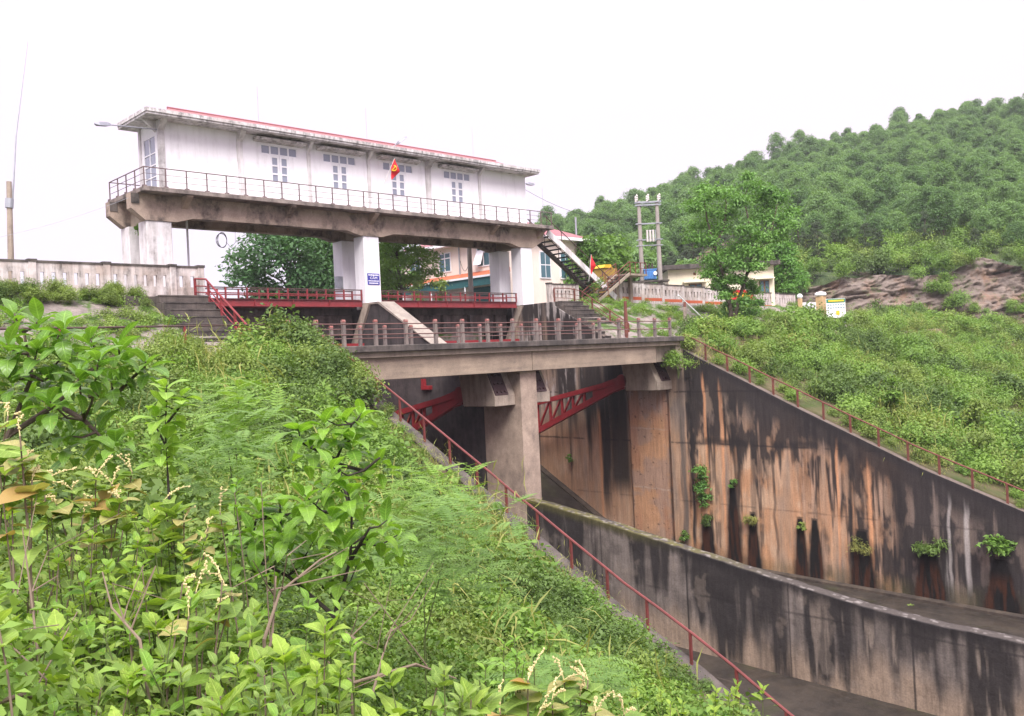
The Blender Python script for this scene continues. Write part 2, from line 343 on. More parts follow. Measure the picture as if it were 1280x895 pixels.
# ------------------------------------------------------------------ the big walls, stains held in mesh colours
TAN, TAN2 = np.array([.36, .27, .20]), np.array([.27, .215, .18])
ORANGE, DARK, BLACK, GREY = np.array([.56, .285, .150]), np.array([.026, .023, .024]), np.array([.010, .009, .009]), np.array([.185, .158, .142])
LIGHT, RUSTC, MOSS, WHITEST = np.array([.55, .45, .37]), np.array([.085, .028, .012]), np.array([.13, .12, .04]), np.array([.62, .57, .54])
def blend(c, k, f): return c*(1-f[..., None])+k*f[..., None]
HOLES = [(30.1, -10.0, -12.6, .50), (28.3, -7.9, -12.6, .42), (27.05, -9.6, -12.8, .42), (24.15, -9.6, -12.8, .36), (23.3, -9.6, -12.8, .38), (20.75, -9.9, -13.0, .68), (17.4, -10.3, -13.1, .74), (14.2, -10.5, -13.4, .80)]
def paint_right(Y, Z, top):
    below = top-Z
    s1 = fbm(Y/.42, Z/7., 11, 5); s2 = fbm(Y/1.3, Z/9., 12, 4); s3 = fbm(Y/.16, Z/3.2, 13, 3); bl = fbm(Y/1.1, Z/1.1, 14, 5)
    c = blend(np.broadcast_to(TAN, Y.shape+(3,)), TAN2, sstep(.35, .65, bl))
    dn = Y < 31.3
    org = sstep(.22, .50, s2*.6+s1*.4)*sstep(-3.4, -6.2, Z+3.0*(s1-.5))*sstep(16.5, 20, Y+1.2*(s1-.5))*np.where(dn, 1, .6)
    c = blend(c, ORANGE*np.array([1.05, 1.12, 1.15]), np.clip(org*.92, 0, 1)); c = blend(c, LIGHT*np.array([1.1, .95, .8]), np.clip(org*sstep(.42, .62, bl*.6+s3*.4)*.8, 0, 1))
    c = blend(c, GREY*np.array([1.15, 1.05, 1.0]), sstep(20.5, 16.5, Y)*dn*.85); c = blend(c, np.array([.30, .23, .19]), sstep(20, 17.5, Y)*dn*sstep(.48, .62, s2)*.7)
    # the black crust under the coping, running down in tongues
    crust = sstep(.40, .58, s1*.85+s2*.55+.25*(s3-.5)-.075*below+.20-.05*sstep(-5.2, -6.0, Z+.5*(s2-.5))*sstep(20, 22, Y))*dn
    mott = sstep(.50, .66, fbm(Y/.55, Z/1.4, 15, 5)); crust = crust*(1-.55*mott*sstep(.8, 2.0, below))
    c = blend(c, DARK*(1+.5*bl[..., None]), np.clip(crust, 0, .95))
    c = blend(c, DARK, np.clip(sstep(.56, .68, s1)*sstep(.35, .6, bl)*.8, 0, 1)*dn)
    c = blend(c, DARK*1.2, sstep(.62, .2, below)*dn*.9)
    # light leached runs
    run = sstep(.63, .74, s1)*sstep(.3, .55, s3)*dn*sstep(1.0, 2.2, below)
    c = blend(c, LIGHT*np.array([1.05, .85, .72]), np.clip(run*.75, 0, 1)*sstep(17, 20, Y))
    c = blend(c, WHITEST*.8, np.clip(run*.6, 0, 1)*sstep(19, 16, Y))
    # two broad vertical runs near the pier and the pale upper lift
    for y0, w, k, f in ((31.6, .30, GREY*.75, .9), (30.95, .22, DARK, .95), (29.95, .13, ORANGE*1.25, .85), (28.85, .16, ORANGE*1.3, .9), (28.0, .30, DARK, .9), (26.9, .25, DARK, .5), (25.6, .12, DARK, .6), (21.9, .10, ORANGE*1.2, .8), (20.2, .16, ORANGE*1.25, .8), (21.2, .22, DARK, .8), (18.8, .4, DARK, .7), (16.4, .10, WHITEST, .6), (15.6, .16, WHITEST*.85, .7)):
        e = np.abs(Y-y0+.14*(fbm(Z/1.6, Y*0+y0, 40, 3)-.5)*2)
        c = blend(c, k, sstep(w, w*.4, e)*f*sstep(.5, 1.8, below+(s3-.5))*sstep(-13, -11.2, Z)*(.55+.45*sstep(.3, .6, s3)))
    # construction joints
    for zj in (-5.69, -9.2, -2.6):
        jl = np.abs(Z-zj-.07*(fbm(Y/.8, Z*0, 21, 3)-.5))
        c = blend(c, DARK, sstep(.07, .02, jl)*(.75 if zj > -6 else .35)*sstep(.3, .55, fbm(Y/.7, Z*0+zj, 22, 3)))
    c = blend(c, DARK, sstep(.35, .05, np.abs(Z+5.55-.3*(s1-.5)))*sstep(.42, .6, fbm(Y/.9, Z/2, 23, 4))*dn*.8)
    # under the bridge: black wet band, tan lower half
    up = ~dn
    c = blend(c, DARK, up*sstep(35.4, 35.8, Y)*np.clip(sstep(.30, .55, s1*.6+s2*.6-.03*below+.02), 0, .96)*sstep(-12, -8, Z+1.5*(s2-.5)))
    c = blend(c, BLACK*1.8, up*sstep(35.5, 35.9, Y)*sstep(37.6, 36.9, Y+.5*(s1-.5))*sstep(-9.8, -8.0, Z)*.93)
    c = blend(c, ORANGE*1.1, up*sstep(.14, .05, np.abs(Y-38.1-.2*(s3-.5)))*sstep(-3.4, -4.5, Z)*.9)
    c = blend(c, WHITEST*.75, up*sstep(38.5, 40, Y)*sstep(.56, .68, s3*.5+bl*.5)*sstep(-4.2, -2.6, Z)*.75)
    c = blend(c, MOSS*.6, sstep(-11.6, -12.6, Z+.5*(s2-.5))*.5*dn)
    # weep holes and the wet wedges below them
    for y0, z1, z0, w in HOLES:
        t = np.clip((z1-Z)/(z1-z0), 0, 1.3); hw = w*(.34+.76*t**.8)*(1+.28*(fbm(Z/.35, Y*0+y0, 31, 3)-.5))
        e = np.abs(Y-y0-.03*t)
        inside = sstep(hw*1.15, hw*.85, e+.10*(s3-.5))*(Z < z1+.04)
        c = blend(c, DARK, sstep(hw*1.9, hw*.8, e)*(Z < z1+.15)*.75)
        core = BLACK*(1-t[..., None]*.0)+0*c
        red = sstep(.38, .6, fbm(Y/.16, Z/1.4, 33, 3))*sstep(.15, .45, t)
        core = blend(core, RUSTC, red*.6)
        c = c*(1-inside[..., None])+core*inside[..., None]
    return np.clip(c, .006, .8)
def paint_divider(Y, Z, top):
    below = top-Z; s1 = fbm(Y/.45, Z/5, 51, 5); s2 = fbm(Y/1.6, Z/4, 52, 4); bl = fbm(Y/.9, Z/.9, 53, 5); s3 = fbm(Y/.14, Z/2, 54, 3)
    c = blend(np.broadcast_to(GREY*.78, Y.shape+(3,)), GREY*1.15, sstep(.4, .6, bl))
    c = blend(c, TAN*.95, sstep(-11.1, -12.6, Z+2.0*(s2-.5)+.8*(s1-.5))*.9)
    c = blend(c, DARK, np.clip(sstep(.38, .62, s1*.7+s2*.5-.05*below-.02), 0, .92))
    c = blend(c, LIGHT*.7, sstep(.62, .72, s1)*sstep(.4, .6, s3)*sstep(.2, .9, below)*sstep(20, 15, Y)*.55)
    c = blend(c, LIGHT*.5, sstep(.66, .74, bl)*.3)
    for y0 in (27.0, 22.3, 17.6, 12.9): c = blend(c, DARK, sstep(.05, .02, np.abs(Y-y0))*.8)
    for zj in (-10.4,): c = blend(c, DARK, sstep(.06, .02, np.abs(Z-zj-.1*(s2-.5)))*.6*sstep(.35, .55, s2))
    c = blend(c, DARK*.8, sstep(.5, .1, below+.4*(s3-.5))*.8)
    c = blend(c, MOSS*.8, sstep(.45, .05, below)*sstep(22, 26, Y)*.7)
    return np.clip(c, .006, .8)
WALLMAT = colmat('stained_retaining_concrete')
def grid_wall(name, X, thick, Ys, topf, zb, paint, nz, cap, relief=.012, seed=3):
    """face grid at X looking to -X, with a coping strip and back, as one continuous mesh"""
    ny = len(Ys); T = topf(Ys); t = np.linspace(0, 1, nz)
    Y = np.repeat(Ys[:, None], nz, 1); Z = zb+(T[:, None]-zb)*t[None]
    Xf = X-relief*2*(fbm(Y/.5, Z/.5, seed, 4)-.5)
    V = [np.stack([Xf.ravel(), Y.ravel(), Z.ravel()], 1)]; C = [paint(Y, Z, np.repeat(T[:, None], nz, 1)).reshape(-1, 3)]
    Q = []
    i = (np.arange(ny-1)[:, None]*nz+np.arange(nz-1)[None]).ravel(); Q.append(np.stack([i, i+1, i+nz+1, i+nz], 1))
    # coping: front top edge -> back top edge -> back bottom
    b0 = ny*nz
    xs = np.linspace(0, thick, 6)[1:]
    for k, x in enumerate(xs):
        V.append(np.stack([np.full(ny, X+x), Ys, T+.015*(fbm(Ys/.4, Ys*0+k, 61, 3)-.5)], 1)); C.append(cap(Ys, np.full(ny, x)))
    V.append(np.stack([np.full(ny, X+thick), Ys, np.full(ny, zb)], 1)); C.append(np.repeat(GREY[None], ny, 0))
    prev = np.arange(ny)*nz+nz-1
    for k in range(6):
        cur = b0+k*ny+np.arange(ny); Q.append(np.stack([prev[:-1], cur[:-1], cur[1:], prev[1:]], 1)); prev = cur
    # downstream end
    endring = np.array([b0+k*ny for k in range(6)])
    Vc = np.concatenate(V); f = np.arange(nz)
    me = np_mesh(name, Vc, np.concatenate(Q), WALLMAT, np.concatenate(C))
    return me
def capR(Ys, x):
    k = fbm(Ys/.6, x/.2, 71, 4)[:, None]; return TAN2*.75*(1-k*.5)+DARK*.5*k
def capD(Ys, x):
    k = fbm(Ys/.5, x/.25, 72, 4); c = np.repeat((GREY*.42)[None], len(Ys), 0)
    c = blend(c, MOSS, sstep(17, 25, Ys)*sstep(.3, .55, k)); c = blend(c, WHITEST*.7, sstep(.62, .7, fbm(Ys/.25, x/.12, 73, 3))*.4); return c
def topR(Y): return np.where(Y < 31.75, zwR(Y), np.where(Y < 37.2, .60, np.interp(Y, [37.2, 41.6, 41.61], [.9, 3.3, 3.62])))
rw = thing('retaining_wall', 'tall blackened and orange streaked retaining wall along the right of the spillway', 'wall', (XR, 31, -13.5))
Ys = np.concatenate([np.arange(-4, 12, .12), np.arange(12, 37.2, .045), np.arange(37.2, 49, .08)])
me = grid_wall('wall_face', XR, .55, Ys, topR, -13.9, paint_right, 290, capR)
me.transform(Matrix.Translation(-ORIG[rw])); mesh_obj('wall_face', me, None, rw)
# thickened bearing strip under the trunnion
def paint_strip(Y, Z):
    bl = fbm(Y/.9, Z/.9, 81, 5); s1 = fbm(Y/.35, Z/5, 82, 4)
    c = blend(np.broadcast_to(ORANGE*np.array([.92, 1.02, 1.1]), Y.shape+(3,)), np.array([.40, .26, .19]), sstep(.4, .62, bl))
    c = blend(c, np.array([.42, .36, .33]), sstep(-4.8, -3.4, Z+(bl-.5))*.6)
    c = blend(c, TAN*.9, sstep(-10.4, -12, Z)*.5)
    for zj in (-4.9, -8.6): c = blend(c, LIGHT, sstep(.05, .015, np.abs(Z-zj-.12*(fbm(Y/.5, Z*0, 83, 3)-.5)))*.5)
    c = blend(c, DARK, sstep(.14, .0, np.minimum(Y-32.48, 35.5-Y)+.12*(s1-.5))*.75)
    holes = sstep(.80, .83, fbm(Y/.2, Z/.2, 84, 2)); c = blend(c, np.array([.40, .20, .12]), sstep(.5, .7, fbm(Y/.5, Z/2.2, 85, 4))*.6); return np.clip(blend(c, DARK, holes*.6), .006, .8)
def strip(parent, xf, xb, y0, y1, z0, z1, paint, name):
    yy = np.arange(y0, y1+.01, .05); zz = np.arange(z0, z1+.01, .05); Y, Z = np.meshgrid(yy, zz, indexing='ij'); a, bq = Y.shape
    X = np.full(Y.shape, xf)-.02*(fbm(Y/.4, Z/.4, 9, 3)-.5); V = np.stack([X.ravel(), Y.ravel(), Z.ravel()], 1); C = paint(Y, Z).reshape(-1, 3)
    i = (np.arange(a-1)[:, None]*bq+np.arange(bq-1)[None]).ravel(); Q = np.stack([i, i+1, i+bq+1, i+bq], 1)
    n0 = len(V); E = []
    for edge in (np.arange(bq), (a-1)*bq+np.arange(bq)):
        V2 = V[edge].copy(); V2[:, 0] = xb; s = len(V)+sum(len(e[0]) for e in E); E.append((V2, C[edge], np.stack([edge[:-1], edge[1:], s+np.arange(1, bq), s+np.arange(bq-1)], 1)))
    V = np.concatenate([V]+[e[0] for e in E]); C = np.concatenate([C]+[e[1] for e in E]); Q = np.concatenate([Q]+[e[2] for e in E])
    me = np_mesh(name, V-np.array(ORIG[parent]), Q, WALLMAT, C); return mesh_obj(name, me, None, parent)
strip(rw, XR-.14, XR+.05, 32.45, 35.5, -13.4, -2.44, paint_strip, 'bearing_strip')

dw = thing('dividing_wall', 'low dark mossy wall that divides the spillway channel below the pier', 'wall', (XP0, 20, -13.5))
Ys = np.concatenate([np.arange(-4, 9, .12), np.arange(9, 31.85, .04)])
topD = lambda Y: np.interp(Y, [-4, 9.4, 11.8, 14.6, 18.4, 23, 26.5, 30.27, 31.8], [-10.3, -9.98, -9.9, -9.7, -9.16, -8.45, -7.9, -7.37, -7.2])+.05*(fbm(Y/.5, Y*0, 44, 3)-.5)
me = grid_wall('wall_face', XP0+.03, .62, Ys, topD, -13.9, paint_divider, 120, capD, .02, 5)
me.transform(Matrix.Translation(-ORIG[dw])); mesh_obj('wall_face', me, None, dw)

lw = thing('retaining_wall', 'overgrown concrete wing wall along the near left side of the spillway', 'wall', (XL, 20, -13.5))
yy = np.arange(-4, 31.7, .5); part(lw, 'wall_face', MB().prism([(float(y), float(zwL(y))+.08) for y in yy]+[(31.7, .55), (49, .55), (49, -13.9), (-4, -13.9)], 'x', XL-.55, XL), CONC_D)

# channel floor with the ogee falling from the gates
fy = np.concatenate([np.arange(-30, 30, 1.), np.arange(30, 49.5, .4)]); fz = np.interp(fy, [-30, 10, 28, 33, 37.8, 43.7, 45, 46, 47.2, 49.5], [-13.6, -13.05, -12.7, -12.25, -11.1, -7.8, -6.9, -6.5, -6.5, -7.5])
fx = np.linspace(XL, XR, 60); FX, FY = np.meshgrid(fx, fy); FZ = np.repeat(fz[:, None], 60, 1)+.03*(fbm(FX/1.2, FY/1.2, 91, 4)-.5)
i = (np.arange(len(fy)-1)[:, None]*60+np.arange(59)[None]).ravel()
m, n, l, b = newmat('wet_channel_concrete'); p = world_pos(n, l); ps = world_pos(n, l, (2.5, .35, 1))
c = mixc(n, l, rampn(n, l, noise(n, l, p, .8, 9, .7), [(.35, 0.), (.65, 1.)]), (.055, .044, .035), (.025, .021, .018))
c = mixc(n, l, rampn(n, l, noise(n, l, ps, 1.6, 9, .75), [(.58, 0.), (.72, .7)]), c, (.12, .095, .075))
c = mixc(n, l, rampn(n, l, noise(n, l, p, .5, 6), [(.55, 0.), (.7, .55)]), c, (.05, .055, .02))
l.new(c, b.inputs['Base Color']); l.new(rampn(n, l, noise(n, l, p, .7, 5), [(.4, .5), (.6, .9)]), b.inputs['Roughness']); b.inputs['Specular IOR Level'].default_value = .2; bump(n, l, b, noise(n, l, p, 8, 7, .7), .5, .03)
WETC = m
tagit(mesh_obj('channel_floor', np_mesh('channel_floor', np.stack([FX.ravel(), FY.ravel(), FZ.ravel()], 1), np.stack([i, i+1, i+61, i+60], 1), WETC, smooth=True)), kind='structure')
ky = [(y, float(np.interp(y, fy, fz))) for y in np.arange(8, 45.1, 1.)]
part(rw, 'toe_curb', MB().prism([(y, z+.12) for y, z in ky]+[(y, z-.5) for y, z in ky[::-1]], 'x', XR-.5, XR+.02), stained('toe_concrete', (.11, .085, .065), (.06, .048, .04), (.02, .018, .018), .9, lo=.4, hi=.6))

# ------------------------------------------------------------------ centre pier with its trunnion corbels
def corbel_poly(): return [(32.2, -2.45), (32.2, -1.93), (32.78, -.76), (34.9, -.76), (34.62, -2.45)]
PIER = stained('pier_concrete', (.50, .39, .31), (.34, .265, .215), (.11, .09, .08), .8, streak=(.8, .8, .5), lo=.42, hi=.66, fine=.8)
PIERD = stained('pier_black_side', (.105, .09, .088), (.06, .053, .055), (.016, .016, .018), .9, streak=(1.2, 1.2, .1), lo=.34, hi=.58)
def anchor_plate(parent, x0, x1):
    """steel plate on the sloping front of the corbel, with nine bolts"""
    a = Vector((0, 32.2, -1.93)); bq = Vector((0, 32.78, -.76)); d = (bq-a).normalized(); nrm = Vector((0, -d.z, d.y)); L = (bq-a).length
    mb = MB(); P = lambda x, t, h: Vector((x, 0, 0))+a+d*t+nrm*h
    vs = [P(x, t, h) for h in (-.02, .05) for x, t in ((x0, .03), (x1, .03), (x1, L-.02), (x0, L-.02))]
    mb.add(vs, [(3,2,1,0),(4,5,6,7),(0,1,5,4),(1,2,6,5),(2,3,7,6),(3,0,4,7)])
    pl = part(parent, 'anchor_plate', mb, PLATE)
    for i in range(3):
        for j in range(3):
            q = P(x0+(x1-x0)*(.2+.3*i), L*(.15+.35*j), .04); part(pl, 'bolt', MB().tube(q, q+nrm*.09, .07, 6), PLATE)
pier = thing('spillway_pier', 'pale concrete pier in the middle of the spillway carrying the bridge', 'pier', (XP0, 32, -13.4))
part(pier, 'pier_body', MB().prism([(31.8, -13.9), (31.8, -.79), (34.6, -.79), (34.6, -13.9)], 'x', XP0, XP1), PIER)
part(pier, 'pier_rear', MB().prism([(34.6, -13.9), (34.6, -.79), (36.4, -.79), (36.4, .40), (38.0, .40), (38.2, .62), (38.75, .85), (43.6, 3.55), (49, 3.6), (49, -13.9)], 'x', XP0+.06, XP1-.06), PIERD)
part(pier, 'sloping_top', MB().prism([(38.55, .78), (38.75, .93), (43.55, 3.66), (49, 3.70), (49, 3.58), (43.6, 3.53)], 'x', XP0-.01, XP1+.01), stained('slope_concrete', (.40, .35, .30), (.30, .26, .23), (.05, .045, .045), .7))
part(pier, 'gate_track', MB().prism([(44.4, 3.56), (45.05, 3.56), (46.5, 1.2), (46.9, -6.2), (46.3, -6.2), (45.84, 1.2)], 'x', XP0-.10, XP0+.06), CONC_L)
for x0, x1, p0, p1 in ((29.8, XP0, 29.84, 30.72), (XP1, 33.75, 32.62, 33.5)):
    part(pier, 'corbel', MB().prism(corbel_poly(), 'x', x0, x1), CONC_L, bevel=.03); anchor_plate(pier, p0, p1)
part(rw, 'corbel', MB().prism(corbel_poly(), 'x', 43.05, XR+.02), CONC_L, bevel=.03); anchor_plate(rw, 43.5, 44.38)
part(rw, 'gate_track', MB().prism([(44.6, 3.56), (45.3, 3.56), (46.6, 1.2), (46.9, -6.2), (46.3, -6.2), (45.95, 1.2)], 'x', XR-.10, XR), CONC_L)
part(rw, 'abutment_block', MB().box(XR+.02, 47.3, 41.6, 49, -2, 3.60), CONC_D)
part(rw, 'bridge_seat', MB().box(42.15, XR-.02, 31.55, 32.4, -13.3, .30) if False else MB().box(XR-.6, XR-.02, 31.35, 32.1, -1.2, .38), CONC)
part(lw, 'abutment_block', MB().box(15.5, XL-.02, 41.3, 49, -2, 3.58), CONC_D)
part(lw, 'corbel', MB().prism(corbel_poly(), 'x', XL-.02, 20.85), CONC_L)

# breast walls between the piers and the radial gates
def breast(label, x0, x1):
    t = thing('breast_wall', label, 'wall', (x0, 46.3, 1.3))
    part(t, 'wall_panel', MB().box(x0, x1, 46.35, 46.85, 1.75, 3.45), stained('breast_concrete', (.20, .165, .145), (.12, .10, .09), (.022, .02, .02), .95, lo=.38, hi=.6))
    part(t, 'top_beam', MB().box(x0, x1, 46.2, 47.2, 3.0, 3.46), CONC_D)
    for k in range(int((x1-x0)/2.4)):
        x = x0+1.2+2.4*k; part(t, 'rib', MB().box(x-.14, x+.14, 46.05, 46.4, 1.8, 3.0), CONC_D)
breast('blackened concrete breast wall between left stairs and middle pillar', XL+.02, XP0-.02)
breast('blackened concrete breast wall between middle pillar and right abutment', XP1+.02, XR-.12)
def arm(parent, X):
    def cp(y, z): return Vector((X, y, z))
    piv = (34.95, -1.75)
    up = [(36.2, -2.0), (43.3, -3.4)]; lo = [(36.2, -2.35), (43.3, -5.45)]
    a = MB(); w = .34
    a.bar(cp(35.2, -1.85), cp(*up[1]), w, .30); a.bar(cp(35.2, -2.1), cp(*lo[1]), w, .36)
    o = part(parent, 'gate_arm', a, RED_GATE)
    part(o, 'gusset', MB().prism([(35.0, -1.5), (35.0, -2.35), (37.5, -3.05), (37.5, -2.2)], 'x', X-.10, X+.10), RED_GATE)
    part(o, 'hinge', MB().tube((X-.3, piv[0], piv[1]-.1), (X+.3, piv[0], piv[1]-.1), .42, 14), RED_GATE)
    f = lambda pts, y: pts[0][1]+(pts[1][1]-pts[0][1])*(y-pts[0][0])/(pts[1][0]-pts[0][0])
    ys = [38.3, 39.3, 40.3, 41.4, 42.6]
    for k, y in enumerate(ys):
        part(o, 'brace', MB().bar(cp(y, f(up, y)), cp(y, f(lo, y)), .12, .16, (0, 1, 0)), RED_GATE)
        if k: part(o, 'brace', MB().bar(cp(ys[k-1], f(up, ys[k-1])), cp(y, f(lo, y)), .10, .14, (1, 0, 0)), RED_GATE)
def gate(label, x0, x1):
    t = thing('radial_gate', label, 'gate', (x0, 44, -6.4))
    cy, cz, R = 34.6, -1.6, 11.0; ang = np.linspace(math.asin((-6.45-cz)/R), math.asin((1.1-cz)/R), 14)
    pts = [(cy+R*math.cos(q), cz+R*math.sin(q)) for q in ang]+[(cy+(R+.12)*math.cos(q), cz+(R+.12)*math.sin(q)) for q in ang[::-1]]
    part(t, 'skin_plate', MB().prism(pts, 'x', x0+.14, x1-.14), RED_GATE)
    for q in ang[1::3]:
        y, z = cy+(R-.2)*math.cos(q), cz+(R-.2)*math.sin(q); part(t, 'girder', MB().bar((x0+.2, y, z), (x1-.2, y, z), .3, .35), RED_GATE)
    arm(t, x0+.85); arm(t, x1-1.05)
gate('red steel radial gate with truss arms left of the centre pier', XL, XP0)
gate('red steel radial gate whose truss arm shows right of the centre pier', XP1, XR-.1)
wm = thing('winch_block', 'small rusty red bracket fixed to dark pier wall under the bridge', 'bracket', tuple(at(533, 482, x=XP0-.02)))
q = at(533, 482, x=XP0); part(wm, 'base_plate', MB().box(XP0-.12, XP0+.07, q[1]-.45, q[1]+.35, q[2]-.22, q[2]), RED_GATE); part(wm, 'lug', MB().box(XP0-.12, XP0+.07, q[1]+.08, q[1]+.33, q[2]+.0, q[2]+.38), RED_GATE)

# ------------------------------------------------------------------ bridge
br = thing('bridge', 'concrete road bridge with post and pipe railings across the spillway', 'bridge', (XL, 31, .7))
part(br, 'deck_edge', MB().box(18.6, 44.35, 31.0, 36.4, .45, .74), CONC_EDGE, bevel=.03)
part(br, 'deck_slab', MB().box(18.8, 44.2, 31.22, 36.2, .22, .45), CONC)
GIRD = stained('girder_concrete', (.44, .35, .265), (.33, .265, .205), (.12, .10, .09), .7, streak=(.25, .25, 2.6), lo=.44, hi=.68, fine=.8)
for y in (31.42, 35.5):
    part(br, 'girder', MB().box(19.5, 31.74, y, y+.45, -.76, .22), GIRD, bevel=.02)
    part(br, 'girder', MB().box(31.78, 42.05, y, y+.45, -.76, .22), GIRD, bevel=.02)
part(br, 'cross_beam', MB().box(31.3, 32.25, 31.9, 35.45, -.74, .22), CONC); part(br, 'end_block', MB().box(42.5, 44.3, 31.75, 36.0, -.74, .22), CONC)
NP = [18.0, 19.27, 20.57, 22.17, 23.79, 25.46, 27.06, 28.65, 30.3, 31.98, 33.63, 35.24, 36.87, 38.5, 40.29, 41.79, 43.27]
FP = [19.9, 21.48, 23.07, 24.69, 26.16, 27.8, 29.4, 30.95, 32.52, 34.08, 35.72, 37.23, 38.87, 40.45, 42.0]
POSTM = stained('post_concrete', (.27, .225, .20), (.19, .16, .15), (.07, .06, .06), .8, lo=.4, hi=.65)
pm = meshdata('post', MB().box(-.07, .07, -.07, .07, 0, 1.0), POSTM)
POSTCAP = painted('post_cap_red', (.27, .10, .085), (.30, .25, .22), 1.0, .8)
cm = meshdata('post_cap', MB().prism([(-.076, 0), (.076, 0), (.076, .06), (.04, .12), (-.04, .12), (-.076, .06)], 'x', -.076, .076), POSTCAP)
for Yp, Xs in ((31.25, NP), (36.1, FP)):
    rl = thing('bridge_railing', 'near side bridge railing of concrete posts and thin rusty pipes' if Yp < 33 else 'far side bridge railing of red topped concrete posts and pipes', 'railing', (Xs[0], Yp, .74))
    for o in copies(rl, 'post', pm, None, [(x, Yp, .74) for x in Xs]):
        c = mesh_obj('post_cap', cm, None, o); c.location = (0, 0, .99)
        o.rotation_euler.z = random.uniform(-.04, .04); o.rotation_euler.y = random.uniform(-.012, .012)
    for z in (1.21, 1.66):
        mb = MB(); xs = np.arange(Xs[0], Xs[-1]+.01, (Xs[-1]-Xs[0])/24)
        mb.path([(x, Yp-.06, z+random.uniform(-.012, .012)) for x in xs], .028, 6); part(rl, 'pipe', mb, PIPEM)

# ------------------------------------------------------------------ railings of steel
def railing(name, label, pts, h, mat, step, base=None, rails=(1.0,), r=.04, pr=.035, mat2=None, lean=0):
    """posts and rails along a polyline of ground points"""
    P = [Vector(map(float, q)) for q in pts]; t = thing(name, label, 'railing', P[0])
    L = [0]
    for a, bq in zip(P, P[1:]): L.append(L[-1]+(bq-a).length)
    def on(s):
        for k in range(len(P)-1):
            if s <= L[k+1]+1e-6: return P[k].lerp(P[k+1], (s-L[k])/max(L[k+1]-L[k], 1e-6))
        return P[-1]
    nn = max(1, round(L[-1]/step))
    for k in range(nn+1):
        q = on(L[-1]*k/nn); d = Vector((random.uniform(-lean, lean), random.uniform(-lean, lean), h))
        part(t, 'post', MB().bar(q-Vector((0, 0, .25)), q+d, pr*2, pr*2, (0, 1, 0)), mat2 or mat)
    for f in rails:
        mb = MB(); m_ = max(2, int(L[-1]/1.2)); mb.path([on(L[-1]*k/m_)+Vector((random.uniform(-.01, .01), random.uniform(-.01, .01), h*f+random.uniform(-.012, .012))) for k in range(m_+1)], r if f == 1 else r*.6, 6)
        part(t, 'rail', mb, mat)
    return t
railing('handrail', 'rusty red handrail running down the top of the streaked right wall', [(XR+.28, y, float(zwR(y))) for y in (31.3, 30.47, 23.85, 17.64, 13.1, 8)], .92, RUST, 1.55, pr=.045)
railing('handrail', 'red handrail running down the bushy slope at the near side of the channel', [(XL-.2, y, float(zwL(y))+.05) for y in (31.2, 25.8, 19.85, 16, 13.4, 10.97, 7)], .88, RAILRED, 1.55, r=.038, pr=.032)
railing('handrail', 'dark red horizontal rail along the berm at far left beyond the leafy tree', [(-3, 31.2, .68), (8, 31.2, .70), (18.0, 31.2, .74)], .93, RAILD, 2.1, mat2=RED)
railing('handrail', 'rusty horizontal rail beside the tree on the right berm', [(51.9, 36.0, .95), (60, 36, .92), (69, 36, .92)], .92, RAILD, 1.9, mat2=RUST)

# concrete stairs beside the two abutments
def steps(label, x0, x1, y0, z0, y1, z1, n_):
    t = thing('concrete_stairs', label, 'stairs', (x0, y0, z0)); hr = (z1-z0)/n_; tr = (y1-y0)/n_
    for k in range(n_):
        part(t, 'step', MB().box(x0, x1, y0+tr*k, y1+.02, z0+hr*k-(.9 if k == 0 else 0), z0+hr*(k+1)), CONC_D, bevel=.02)
        part(t, 'tread_edge', MB().box(x0-.012, x1+.012, y0+tr*k-.03, y0+tr*k+.18, z0+hr*(k+1)-.05, z0+hr*(k+1)+.012), CONC_EDGE)
    return t
steps('dark concrete steps behind the red handrail at the left end of the gates', 16.9, XL-.03, 36.7, .72, 41.3, 3.6, 8)
steps('dark concrete steps climbing to the right abutment behind the bridge', XR+.06, 47.0, 37.2, .72, 41.7, 3.62, 9)
railing('handrail', 'bright red handrail of the steps at the left end of the gates', [(XL-.1, 36.9, .9), (XL-.1, 41.2, 3.6), (XL-.1, 42.2, 3.62)], .95, RED, 1.7, rails=(1.0, .62, .3), r=.05, pr=.05)
railing('handrail', 'rusty handrail of the steps beside the right abutment', [(47.0, 37.3, .9), (47.0, 41.7, 3.62), (44.9, 42.0, 3.62)], .95, RUST, 1.7, rails=(1.0, .6, .3), r=.035, pr=.04)

# ------------------------------------------------------------------ red service walkways between the pillars
def walkway(label, x0, x1):
    t = thing('service_walkway', label, 'walkway', (x0, 45.3, 3.4))
    for y in (45.15, 46.05):
        g = MB().box(x0, x1, y-.012, y+.012, 3.46, 3.82).box(x0, x1, y-.09, y+.09, 3.82, 3.845).box(x0, x1, y-.09, y+.09, 3.435, 3.46)
        gg = part(t, 'girder', g, RED)
        if y < 45.5:
            for x in np.arange(x0+.6, x1, 2.4): part(gg, 'stiffener', MB().box(x-.02, x+.02, y-.085, y-.014, 3.462, 3.818), RED)
    k = 0
    for x in np.arange(x0+.05, x1-.3, .62):
        part(t, 'deck_plate', MB().box(x, x+.58, 45.05, 46.15, 3.847, 3.87), RAILD)
    nn = round((x1-x0)/1.35)
    for y in (45.1, 46.1):
        for k in range(nn+1):
            x = x0+.06+(x1-x0-.12)*k/nn; part(t, 'post', MB().box(x-.04, x+.04, y-.04, y+.04, 3.86, 4.46), RED)
        for z in (4.46, 4.16): part(t, 'rail', MB().bar((x0, y, z), (x1, y, z), .06, .06), RAILD if z > 4.3 else RED)
walkway('red steel walkway with low rails left of the middle pillar', 21.0, XP0-.06)
walkway('red steel walkway with low rails right of the middle pillar', XP1+.1, XR-.2)
